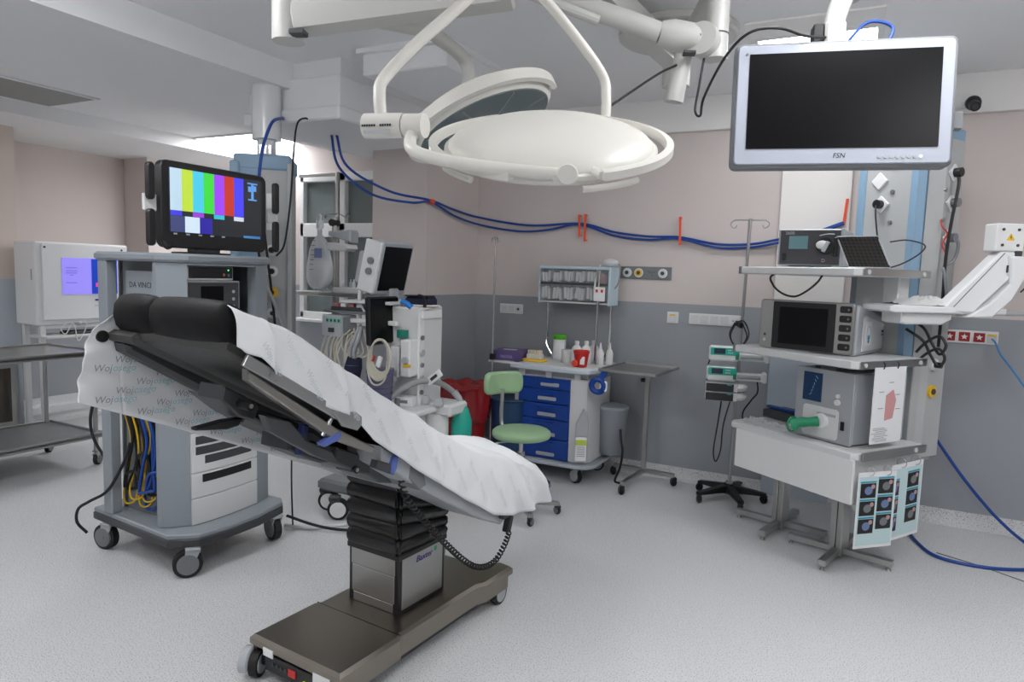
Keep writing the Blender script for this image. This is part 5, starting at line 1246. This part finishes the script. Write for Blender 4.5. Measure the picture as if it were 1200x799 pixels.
# spray hand-piece hanging on the cart
sp_ = thing('cloth_strap', 'blue and white strap hanging from the front right corner of the cart top', 'strap', (-1.70, 4.735, .85))
obj('strap_loop', G().ring((0, 0, -.06), .048, .022, 'y', 24, 8), BLUED, sp_); obj('strap_band', G().box(.03, 0, .01, .045, .02, .10, .006, ry=30), BLUED, sp_); obj('white_pad', G().ext(rrect(.06, .08, .02, 4, .045, -.06), -.01, .01, 'y', .004), WHITE, sp_)
# bin rack over the cart
rk = thing('bin_rack', 'pale tilt-bin rack with two rows of clear bins on chrome posts', 'bin rack', (-2.07, 5.17, 0))
obj('rack_top', G().box(0, .02, 1.655, .60, .19, .022, .003), mat('rack_blue', (190, 210, 220), .4), rk)
obj('rack_bottom', G().box(0, .02, 1.378, .60, .19, .014, .003), OFFW, rk); obj('rack_back', G().box(0, .11, 1.515, .58, .01, .28), DGREY, rk)
for sx, w_ in ((-1, .012), (1, .02)): obj('rack_side', G().box(sx * .30, .02, 1.515, w_, .20, .30, .003), mat('rack_blue', (190, 210, 220), .4), rk)
obj('rack_divider', G().box(0, .0, 1.525, .58, .16, .02, .002), DGREY, rk)
CLR = mat('clear_bin', (196, 198, 200), .2, alpha=.35)
rb = random.Random(4)
for row, (zc, hh) in enumerate(((1.588, .105), (1.455, .125))):
    for i in range(6):
        xc = -.245 + i * .098
        f = obj('bin', G().ext([(-.085, zc - hh / 2), (-.105, zc + hh / 2), (.05, zc + hh / 2), (.05, zc - hh / 2)], xc - .044, xc + .044, 'x', .003), CLR, rk)
        g = G()
        for k in range(3 if i < 5 else 2): g.box(xc - .028 + k * .027, -.03, zc - .008 + rb.uniform(-.008, .012), .022, .06, hh * .72, .002, ry=rb.uniform(-8, 8), rx=rb.uniform(-6, 6))
        obj('packets', g, PAPER if i < 5 else mat('packet_rose', (170, 110, 118), .6), f)
wt = obj('white_carton', G().box(.235, -.115, 1.455, .09, .012, .11, .003), PAPER, rk)
for dx in (-.02, .022): obj('red_dot', G().box(.235 + dx, -.122, 1.48, .018, .002, .022), RED, wt)
obj('rack_post', G().tube([(-.275, .06, 1.38), (-.275, .06, 1.10), (-.272, .05, 1.02), (-.22, .04, .94), (-.20, .04, .905)], .012, 10, 6), CHROME, rk)
obj('rack_post', G().tube([(.275, .06, 1.38), (.275, .06, 1.10), (.27, .05, 1.02), (.24, .04, .94), (.23, .04, .905)], .012, 10, 6), CHROME, rk)
obj('rack_post', G().cyl((.215, -.10, .905), (.225, -.10, 1.64), .010, n=10), CHROME, rk)
tag(obj('ultrasound_probe', G().ell((-1.79, 5.16, 1.70), .07, .05, .035, 18, 10).tube([(-1.86, 5.12, 1.69), (-1.88, 5.10, 1.62), (-1.875, 5.05, 1.50)], .008, 8, 5), OFFW), 'white rounded probe head lying on top of the bin rack', 'probe')
cable('probe_lead', [(-1.73, 5.16, 1.70), (-1.70, 5.13, 1.66), (-1.70, 5.10, 1.55), (-1.72, 5.08, 1.50)], .006, CHROME, 'bright curled lead at the right end of the bin rack', 'cable')
# things on the cart top
ZT = .904
def lathe_thing(name, label, cat, x, y, prof, m, extra=None, group=None, z=ZT):
    t = thing(name, label, cat, (x, y, z), 0, group); b_ = obj('body', G().lathe(prof, 20), m, t)
    for nm, pr, mm in (extra or []): obj(nm, G().lathe(pr, 20), mm, t)
    return t
bp_ = [(.036, 0), (.040, .006), (.040, .11), (.034, .13), (.016, .148), (.016, .155)]
cap = [('cap', [(.018, .155), (.018, .178), (.014, .181), (.0001, .181)], WHITE), ('label', [(.0405, .03), (.0407, .03), (.0407, .10), (.0405, .10)], PAPER)]
lathe_thing('bottle', 'left of the three capped white bottles behind the red cup', 'bottle', -1.975, 4.98, bp_, WHITE, cap, 'white bottles on the cart')
lathe_thing('bottle', 'middle of the three capped white bottles behind the red cup', 'bottle', -1.915, 5.03, bp_, WHITE, cap, 'white bottles on the cart')
lathe_thing('bottle', 'right of the three capped white bottles behind the red cup', 'bottle', -1.88, 5.11, bp_, WHITE, cap, 'white bottles on the cart')
sb2 = [(.026, 0), (.029, .005), (.029, .09), (.022, .11), (.012, .125), (.010, .14), (.004, .175), (.0001, .176)]
lathe_thing('dropper_bottle', 'left white dropper bottle with pointed spout on the cart', 'bottle', -1.80, 5.04, sb2, WHITE, None, 'dropper bottles on the cart')
lathe_thing('dropper_bottle', 'right white dropper bottle with pointed spout on the cart', 'bottle', -1.745, 5.10, sb2, WHITE, None, 'dropper bottles on the cart')
lathe_thing('wipe_tub', 'tall white tub with bright green lid on the cart', 'tub', -2.20, 5.16, [(.048, 0), (.052, .006), (.052, .17)], WHITE, [('lid', [(.054, .165), (.055, .17), (.055, .20), (.05, .205), (.0001, .205)], LIME), ('label', [(.0525, .02), (.0527, .02), (.0527, .14), (.0525, .14)], PAPER)])
lathe_thing('gauze_jar', 'low white round jar beside the green-lidded tub', 'jar', -2.06, 5.0, [(.048, 0), (.05, .01), (.05, .075), (.046, .09)], mat('jar_white', (206, 210, 206), .3), [('lid', [(.051, .086), (.051, .10), (.046, .104), (.0001, .104)], OFFW)])
t = lathe_thing('red_cup', 'red plastic sharps cup at the front edge of the cart top', 'cup', -1.875, 4.83, [(.040, 0), (.044, .004), (.058, .105), (.062, .108), (.062, .125), (.056, .128), (.05, .11), (.0001, .108)], RED)
obj('pull_tab', G().ell((-.03, -.055, .03), .026, .006, .028, 14, 8), mat('tab_orange', (226, 66, 40), .4), t); obj('label', G().box(.028, -.049, .055, .035, .004, .06, rx=-8), PAPER, t)
t = thing('tube_rack', 'cream tube rack standing on a yellow tray on the cart', 'tube rack', (-2.31, 4.92, ZT))
obj('yellow_tray', G().ext(rrect(.21, .13, .05, 5), 0, .016, 'z', .004), YELP, t)
obj('rack_block', G().box(.0, .01, .036, .12, .07, .04, .004), OFFW, t)
for i in range(12): obj('vial', G().cyl((-.05 + (i % 6) * .02, -.01 + .035 * (i // 6), .05), (-.05 + (i % 6) * .02, -.01 + .035 * (i // 6), .085), .007, n=8), mat('vial_cream', (222, 210, 186), .4), t)
# purple glove box on its side tray
t = thing('glove_box', 'purple glove carton on the tray at the left of the cart', 'carton', (-2.52, 4.90, .905), 8)
obj('carton', G().box(0, 0, .038, .24, .24, .074, .003), PURP, t); obj('opening', G().ext(rrect(.12, .06, .028, 4), .075, .0765, 'z'), OFFW, t)
txt('carton_lettering', 'NOXA', .034, mat('letter_lilac', (170, 160, 196), .5), t, face_front(.01, -.1205, .030), .0005)
# ================================================================ thin drip pole with side tray
ip = thing('drip_pole', 'thin chrome drip pole with small side tray left of the blue-drawer cart', 'drip pole', (-2.585, 4.72, 0))
obj('pole', G().cyl((0, 0, .06), (-.0, 0, 1.87), .009, n=12), CHROME, ip)
g = G(); g.tube([(-.035, 0, 1.83), (-.03, 0, 1.86), (0, 0, 1.868), (.03, 0, 1.86), (.04, 0, 1.83)], .006, 6, 6); obj('hook', g, STEEL, ip)
g = G(); g.tube([(0, -.035, 1.83), (0, -.03, 1.86), (0, 0, 1.868), (0, .03, 1.86), (0, .04, 1.83)], .006, 6, 6); obj('hook', g, STEEL, ip)
obj('clamp', G().box(.0, 0, .935, .04, .04, .05, .006), BLACK, ip)
obj('side_tray', G().box(.08, .17, .895, .26, .30, .018, .004), OFFW, ip)
for k in range(5): obj('base_leg', G(Matrix.Rotation(R(72 * k), 4, 'Z')).box(.12, 0, .05, .24, .025, .025, .004), STEEL, ip); 
for k in range(5): caster(ip, .22 * math.cos(R(72 * k)), .22 * math.sin(R(72 * k)), .022, 20 * k, hub=BLACK, housing=BLACK, top=.046)
# ================================================================ stool
so = thing('stool', 'wheeled stool with pale green round seat and small backrest', 'stool', (-1.955, 4.00, 0))
obj('seat', G().lathe([(.16, .515), (.188, .520), (.196, .535), (.194, .555), (.180, .568), (.10, .573), (.0001, .574)], 40), GREENS, so, sharp=60)
obj('seat_plate', G().cyl((0, 0, .498), (0, 0, .518), .10, n=24), DGREY, so)
g = G(); g.cyl((0, 0, .40), (0, 0, .50), .016, n=14); obj('gas_lift', g, CHROME, so)
g = G(); g.cyl((0, 0, .10), (0, 0, .42), .027, n=16); obj('column', g, STEEL, so)
obj('height_lever', G().tube([(0, 0, .49), (-.10, -.08, .485), (-.15, -.11, .47)], .006, 8, 4), STEEL, so)
ba = R(150)
bx_, by_ = math.cos(ba), math.sin(ba)
obj('back_bar', G().tube([(.10 * bx_, .10 * by_, .505), (.20 * bx_, .20 * by_, .52), (.255 * bx_, .255 * by_, .58), (.25 * bx_, .25 * by_, .80)], .014, 8, 6), STEEL, so)
def back(u, v):
    a = R(150 - 34 + 68 * u); r_ = .27 + .0 * v; z = .765 + .155 * v; k = 1 - .25 * abs(2 * v - 1) ** 4
    return (r_ * math.cos(150 * math.pi / 180 + (a - ba) * k) * 1.0, r_ * math.sin(ba + (a - ba) * k), z)
o = obj('backrest', G().grid(back, 14, 8), GREENS, so, sharp=70, solid=.045); o.modifiers.new('round', 'BEVEL').width = .015
for k in range(5):
    a = R(-48 + 72 * k)
    lg = obj('base_leg', G(Matrix.Rotation(a, 4, 'Z')).ext([(.0, .075), (.0, .115), (.05, .112), (.27, .085), (.275, .062), (.06, .070)], -.018, .018, 'y', .004), STEEL, so)
    caster(so, .262 * math.cos(a), .262 * math.sin(a), .028, 60 * k, hub=MGREY, housing=DGREY, top=.064)
obj('foot_ring', G().ring((0, 0, .20), .20, .010, 'z', 36, 8), CHROME, so)
for k in range(3): a = R(20 + 120 * k); obj('ring_stay', G().tube([(.027 * math.cos(a), .027 * math.sin(a), .22), (.20 * math.cos(a), .20 * math.sin(a), .20)], .007, 6), CHROME, so)
# ================================================================ waste bins
rw = thing('waste_bin', 'red waste bin lined with a glossy red bag between the machines', 'waste bin', (-2.78, 4.62, 0))
obj('bin_body', G().loft([((0, 0, 0), .15), ((0, 0, .60), .19)], 24), REDD, rw)
def bagr(u, v):
    a = 2 * math.pi * u; w_ = .012 * math.sin(a * 9 + v * 5) + .010 * math.sin(a * 17)
    if v < .5: t_ = v / .5; r_ = .205 + .02 * t_ + w_ * t_; z = .44 + .26 * t_ + .02 * math.sin(a * 6)
    else: t_ = (v - .5) / .5; r_ = (.225 + w_) * (1 - t_) + .02; z = .70 + .05 * math.sin(math.pi * t_) - .06 * t_ + .01 * math.sin(a * 7)
    return (r_ * math.cos(a), r_ * math.sin(a), z)
obj('liner', G().grid(bagr, 64, 16), mat('red_film', (150, 30, 34), .22, bump=.5, bscale=16), rw, sharp=30)
bb = thing('waste_bin', 'dark blue waste bin behind the green stool', 'waste bin', (-2.47, 4.82, 0))
obj('bin_body', G().loft([((0, 0, 0), .13), ((0, 0, .60), .16)], 24), mat('bin_navy', (26, 60, 96), .45), bb)
obj('bin_rim', G().ring((0, 0, .60), .16, .010, 'z', 28, 8), mat('bin_navy', (26, 60, 96), .45), bb)

# ================================================================ anaesthesia workstation
an = thing('anaesthesia_machine', 'white anaesthesia workstation with screens, canister and breathing circuit behind the operating table', 'anaesthesia machine', (-2.80, 3.72, 0))
# frame
obj('base', G().ext([(-.28, -.42), (.12, -.42), (.18, -.30), (.18, .28), (-.28, .28)], .15, .23, 'z', .02), MGREY, an)
for x, y in ((-.10, -.46), (.13, .18), (-.24, .18), (-.27, -.36)): caster(an, x, y, .068, -60, hub=WHITE, housing=DGREY, top=.152)
obj('lower_cabinet', G().box(-.03, .03, .46, .38, .46, .46, .01), OFFW, an)
for i in range(3): d = obj('drawer', G().box(.165, .03, .32 + i * .14, .012, .42, .125, .004), WHITE, an); obj('drawer_pull', G().box(.174, .03, .36 + i * .14, .01, .14, .014, .003), LGREY, d)
obj('side_tower', G().box(.11, .08, 1.03, .27, .28, .66, .01), OFFW, an)
tp = obj('tower_front', G().box(.248, -.04, 1.01, .016, .06, .62, .003), WHITE, an)
for i, z in enumerate((1.16, 1.06, .98, .90, .80)): obj('gauge', G().cyl((.256, -.04, z), (.268, -.04, z), .016 if i != 1 else .024, n=14), LGREY if i % 2 else MGREY, tp)
obj('work_shelf', G().box(.10, .0, .70, .56, .50, .035, .008), OFFW, an)
obj('top_shelf', G().box(-.13, .06, 1.375, .40, .40, .022, .004), OFFW, an)
obj('mid_shelf', G().box(-.30, .02, 1.30, .42, .30, .018, .004), MGREY, an)
obj('display_stand', G().box(-.06, .02, 1.42, .10, .10, .10, .01), LGREY, an)
obj('arm_column', G().cyl((-.235, -.08, 1.10), (-.225, -.08, 1.50), .016, n=12), WHITE, an)
obj('cable_arm', G().tube([(-.225, -.08, 1.50), (-.20, -.10, 1.36), (-.13, -.12, 1.28), (-.10, -.12, 1.20)], .008, 8, 6), OFFW, an)
obj('vaporiser_rail', G().box(-.10, -.10, 1.245, .40, .03, .03, .004), WHITE, an)
# stacked boxes / top ledge
obj('ledge_box', G().box(.16, .06, 1.31, .22, .22, .06, .006), WHITE, an)
obj('ledge_slot', G().box(.16, -.052, 1.272, .15, .006, .02, .002), BLACK, an)
# main patient monitor: two tilted screens
def tilt_screen(nm, x, y, z, w_, h_, d_, rz, rx, sw, sh_, par=an, m=LGREY, sm=SCREEN):
    M = Matrix.Translation((x, y, z)) @ Matrix.Rotation(R(rz), 4, 'Z') @ Matrix.Rotation(R(rx), 4, 'X')
    o = obj(nm, G(M).box(0, d_ / 2, 0, w_, d_, h_, .012), m, par)
    obj('screen', G(M).box(0, -.003, .0, sw, .008, sh_, .003), sm, o)
    return o, M
o, M = tilt_screen('ventilator_display', .0, .0, 1.60, .36, .36, .075, 92, 13, .30, .295)
obj('display_side', G(M).box(-.19, .06, 0, .03, .13, .34, .008), OFFW, o)
for i, z in enumerate((.04, -.03)): obj('display_knob', G(M).cyl((-.205, .05, z), (-.222, .05, z), .022, n=16), MGREY, o)
tilt_screen('small_display', -.20, .0, 1.60, .17, .22, .06, 88, 12, .10, .16)
o, M = tilt_screen('slave_monitor', .03, -.14, 1.265, .32, .31, .04, 92, -3, .30, .29, m=BLACK)
# module rack
md = obj('module_rack', G().box(-.37, -.12, 1.205, .18, .16, .15, .01), LGREY, an)
obj('module_display', G().box(-.35, -.203, 1.245, .13, .006, .035, .002), mat('module_lcd', (120, 160, 150), .3, emit=.2), md)
obj('module_port', G().box(-.37, -.203, 1.18, .05, .006, .03, .002), DGREY, md)
for i in range(4): obj('module_digit', G().box(-.40 + i * .033, -.2065, 1.245, .018, .002, .018), mat('digit_dark', (40, 70, 70), .5), md)
# vaporiser, green cap, canister
vp = obj('vaporiser', G().box(.205, -.10, 1.03, .075, .11, .24, .008), WHITE, an)
obj('vaporiser_dial', G().cyl((.215, -.158, 1.02), (.215, -.175, 1.02), .022, n=16), LGREY, vp); obj('vaporiser_collar', G().box(.225, -.158, .985, .06, .01, .02, .003), YELP, vp)
obj('vaporiser', G().box(.12, -.10, 1.0, .07, .11, .20, .008), OFFW, an)
obj('green_cap', G().cyl((.13, -.08, 1.155), (.13, -.08, 1.205), .038, n=18), mat('cap_green', (26, 120, 104), .4), an)
cn = obj('suction_canister', G().lathe([(.07, 0), (.075, .01), (.085, .20), (.09, .205), (.09, .23), (.0001, .235)], 24, c=(.10, -.27, .74)), mat('canister_violet', (96, 92, 120), .25), an)
for i in range(5): obj('canister_band', G().ring((.10, -.27, .78 + i * .035), .081, .003, 'z', 24, 5), mat('band_dark', (60, 56, 80), .4), cn)
# absorber and breathing circuit
ab = obj('absorber', G().cyl((.33, .05, .44), (.33, .05, .66), .075, n=22), WHITE, an)
obj('absorber_head', G().box(.34, .10, .69, .26, .22, .08, .015), OFFW, an)
obj('absorber_bracket', G().box(.22, .02, .60, .10, .12, .16, .01), OFFW, an)
obj('valve_dome', G().lathe([(.04, 0), (.04, .03), (.03, .05), (.0001, .055)], 16, c=(.26, .0, .72)), LGREY, an); obj('valve_dome', G().lathe([(.035, 0), (.035, .03), (.025, .05), (.0001, .055)], 16, c=(.38, -.02, .72)), LGREY, an)
obj('pressure_knob', G().cyl((.16, -.16, .71), (.16, -.16, .77), .022, n=14), MGREY, an)
obj('flow_block', G().box(.15, -.20, .685, .16, .08, .05, .008), WHITE, an)
obj('tilted_paddle', G().box(.345, -.02, .905, .13, .012, .05, .004, ry=-38), WHITE, an); obj('paddle_marks', G().box(.345, -.028, .905, .06, .003, .02, .001, ry=-38), DGREY, an)
hs = obj('breathing_hose', G().tube([(.13, -.26, .74), (.19, -.2, .82), (.26, -.08, .875), (.33, .05, .86), (.38, .14, .80), (.425, .17, .745)], .019, 12, 10), mat('hose_grey', (150, 152, 152), .5, bump=.3, bscale=60), an)
obj('hose_elbow', G().loft([((.395, .15, .79), .024), ((.425, .17, .745), .020), ((.437, .175, .715), .017)], 14), LGREY, an)
bgm = G().loft([((.437, .18, .735), .014), ((.437, .18, .715), .022), ((.437, .18, .67), .050), ((.44, .18, .59), .070), ((.44, .18, .51), .070), ((.44, .18, .43), .050), ((.44, .18, .40), .022), ((.44, .18, .39), .004)], 24)
obj('breathing_bag', bgm, TEAL, an, sharp=70)
# pole, IV hooks, fluid bag, arm box
obj('pole', G().cyl((-.705, .20, .70), (-.705, .20, 1.965), .018, n=14), STEEL, an)
obj('pole_foot', G().box(-.46, .16, .74, .52, .05, .05, .006), STEEL, an)
obj('pole_knob', G().cyl((-.705, .165, 1.925), (-.705, .235, 1.925), .026, n=14), BLACK, an)
obj('hook', G().tube([(-.84, .2, 1.975), (-.80, .2, 1.99), (-.75, .2, 1.985), (-.705, .2, 1.99), (-.65, .2, 1.985), (-.60, .2, 1.965), (-.585, .2, 1.99), (-.56, .2, 1.965)], .005, 6, 6), STEEL, an)
obj('hook', G().tube([(-.78, .2, 1.985), (-.765, .17, 1.96), (-.75, .15, 1.975)], .005, 6, 5), STEEL, an)
bxa = obj('arm_box', G().ext([(-.70, 1.86), (-.50, 1.87), (-.485, 1.85), (-.49, 1.78), (-.70, 1.83)], .12, .22, 'y', .01), LGREY, an)
obj('arm_plate', G().ext([(-.69, 1.78), (-.50, 1.765), (-.49, 1.735), (-.53, 1.715), (-.69, 1.72)], .10, .22, 'y', .01), OFFW, an)
obj('rear_shelf', G().box(-.70, .20, 1.40, .74, .22, .03, .005), STEEL, an)
obj('shelf_bottle', G().lathe([(.03, 0), (.03, .09), (.012, .11), (.012, .13), (.0001, .13)], 14, c=(-.42, .2, 1.415)), LGREY, an)
# loose things resting on the machine
fb = thing('fluid_bag', 'large clear fluid bag with blue print hanging from the hooked pole', 'fluid bag', (-3.60, 3.87, 0))
def fbag(u, v):
    a = 2 * math.pi * u; z = 1.44 + .50 * v; w_ = .125 * (math.sin(math.pi * min(v * 1.15 + .12, 1)) ** .45 if v < .9 else .35) * (1 - .45 * max(0, v - .35)); d_ = .055 * (1 - v) + .012
    if v < .12: w_ *= .55 + .45 * (v / .12) ** .5
    return (w_ * math.cos(a), d_ * math.sin(a) + .008 * math.sin(9 * v + a * 3), z + .006 * math.sin(a * 5))
obj('bag_film', G().grid(fbag, 28, 20), mat('bag_film_clear', (226, 229, 231), .2, bump=.4, bscale=14, alpha=.75), fb, sharp=60)
obj('bag_eye', G().tube([(0, 0, 1.92), (.01, 0, 1.96), (0, 0, 1.985)], .008, 8, 4), WHITE, fb)
for i in range(7): obj('scale_mark', G().box(-.03, -.058 + .004 * i, 1.58 + i * .035, .035, .003, .005), MGREY, fb)
obj('blue_print', G().box(.03, -.050, 1.70, .07, .003, .07), mat('print_blue', (120, 134, 180), .6), fb)
t = thing('supply_tray', 'clear tray of small supplies on the steel shelf below the fluid bag', 'tray', (-3.30, 3.92, 1.416))
obj('tray_box', G().box(0, 0, .02, .30, .16, .04, .006), OFFW, t)
for i in range(5): obj('ampoule', G().lathe([(.012, .04), (.012, .075), (.006, .085), (.006, .10), (.0001, .101)], 10, c=(-.11 + i * .055, -.02 + .03 * (i % 2), 0)), LGREY if i % 2 else WHITE, t)
t = thing('supply_box', 'small white carton on the work shelf of the anaesthesia machine', 'carton', (-2.62, 3.60, .719), 15)
obj('carton', G().box(0, 0, .03, .14, .09, .06, .003), PAPER, t); obj('carton_print', G().box(0, -.046, .03, .08, .002, .02), MGREY, t)
t = thing('drug_tray', 'dark tray with pink and white packets behind the module rack', 'tray', (-3.12, 3.68, 1.31), 5)
obj('tray_box', G().box(0, 0, .012, .26, .16, .024, .004), DGREY, t)
for i in range(4): obj('packet', G().box(-.09 + i * .06, -.03, .035, .045, .08, .024, .003, rz=8 * i - 12), PAPER if i % 2 else mat('packet_rose', (170, 110, 118), .6), t)
# coiled and hanging leads
CB = mat('lead_beige', (190, 186, 172), .5)
rl = random.Random(21)
for i in range(7):
    x = -3.22 + .035 * i; p = [(x, 3.52, 1.14 - .01 * i), (x + rl.uniform(-.03, .03), 3.49, 1.0), (x + rl.uniform(-.05, .05), 3.48, .88), (x + .03, 3.48, .82 + rl.uniform(-.03, .03)), (x + .05, 3.49, .92), (x + rl.uniform(.0, .06), 3.50, 1.06), (x + .05, 3.53, 1.16)]
    cable('patient_lead', p, .006, CB, 'beige patient lead hanging in a bundle below the module rack', 'cable', 'patient leads under the module rack')
for i in range(3):
    x = -3.00 + .04 * i
    cable('patient_lead', [(x, 3.55, 1.20), (x + .05, 3.52, 1.12), (x + .08, 3.50, 1.05), (x + .02, 3.50, 1.02), (x - .06, 3.51, 1.06), (x - .08, 3.53, 1.13), (x - .03, 3.55, 1.19)], .006, CB, 'beige patient lead looped from the white rail', 'cable', 'patient leads looped on the white rail')
t = thing('lead_coil', 'coil of beige lead hanging beside the dark upright monitor', 'cable coil', (-2.615, 3.34, 1.065))
for i in range(6):
    rr1 = .082 + .004 * i; M = Matrix.Translation((.003 * i, -.006 * i, -.004 * i)) @ Matrix.Rotation(R(4 * i - 10), 4, 'Y') @ Matrix.Diagonal((.82, 1, 1.25, 1))
    obj('coil_turn', G(M).ring((0, 0, 0), rr1, .006, 'y', 28, 6), CB, t)
obj('coil_tail', G().tube([(-.07, -.03, .02), (-.075, -.03, -.08), (-.04, -.03, -.165), (.02, -.03, -.17), (.065, -.03, -.12), (.075, -.03, -.02)], .006, 6, 8), CB, t)
obj('coil_plug', G().box(.015, -.03, -.03, .03, .02, .07, .006, ry=20), WHITE, t)
obj('plug_tip', G().cyl((-.02, -.03, .0), (-.035, -.03, -.03), .008, n=8), RED, t)
t = thing('pressure_cuff', 'rolled navy blood pressure cuff hanging below the white rail', 'pressure cuff', (-2.96, 3.50, .78))
obj('cuff_roll', G().loft([((-.03, 0, 0), .045), ((-.02, 0, .08), .055), ((.0, 0, .17), .058), ((.01, 0, .23), .048)], 18), NAVY, t)
for i in range(4): obj('cuff_stitch', G().ring((-.02 + .006 * i, 0, .05 + .045 * i), .056, .003, 'z', 20, 5), mat('stitch_pale', (90, 96, 130), .7), t)
obj('cuff_hose', G().tube([(.01, 0, .20), (.02, -.02, .28), (.04, 0, .36), (.03, .04, .43)], .014, 10, 6), LGREY, t)
obj('cuff_hose', G().tube([(-.02, 0, .20), (-.01, -.02, .29), (.015, .0, .37), (.01, .04, .44)], .010, 10, 6), LGREY, t)
t = thing('plastic_tool', 'blue plastic handle lying on the anaesthesia machine top', 'handle tool', (-2.66, 3.655, 1.342), 20)
obj('grip', G().tube([(-.03, 0, .05), (.0, 0, .04), (.04, 0, .012)], .018, 10, 5), mat('handle_blue', (30, 116, 196), .4), t)
t = thing('black_pouch', 'black soft case lying on the anaesthesia machine top', 'case', (-2.66, 3.83, 1.343), 10)
obj('pouch', G().box(0, 0, .04, .19, .14, .08, .022), NAVY, t); obj('pouch_flap', G().box(.0, -.02, .083, .17, .12, .008, .003), BLACK, t)
cable('black_tube', [(-2.63, 3.76, 1.43), (-2.58, 3.74, 1.42), (-2.555, 3.72, 1.385), (-2.54, 3.70, 1.353)], .012, BLACK, 'short black tube arching down from the soft case', 'tube')
t = thing('paper_pile', 'loose papers and cardboard on the anaesthesia machine top', 'papers', (-2.63, 3.73, 1.342), 12)
for i in range(4): obj('paper_sheet', G().box(.01 * i, .008 * i, .004 + .007 * i, .22, .14, .005, rz=7 * i - 8), PAPER if i != 2 else mat('cardboard', (170, 134, 104), .8), t)
# cords on the floor behind the cart
cable('cable', [(-3.0, 2.95, .10), (-2.85, 3.02, .05), (-2.72, 3.10, .02), (-2.60, 3.2, .012)], .009, BLACK, 'black cord running along the floor from cart to anaesthesia machine', 'cable')
cable('cable', [(-3.05, 2.98, .02), (-2.90, 3.05, .012), (-2.80, 3.16, .012), (-2.70, 3.30, .012)], .012, OFFW, 'thick pale cord on the floor beside the grey cart', 'cable')
cable('cable', [(-2.96, 2.93, 1.0), (-2.95, 2.94, .6), (-2.97, 2.96, .3), (-3.0, 3.0, .02)], .005, BLACK, 'thin black lead dropping behind the right side of the grey cart', 'cable')
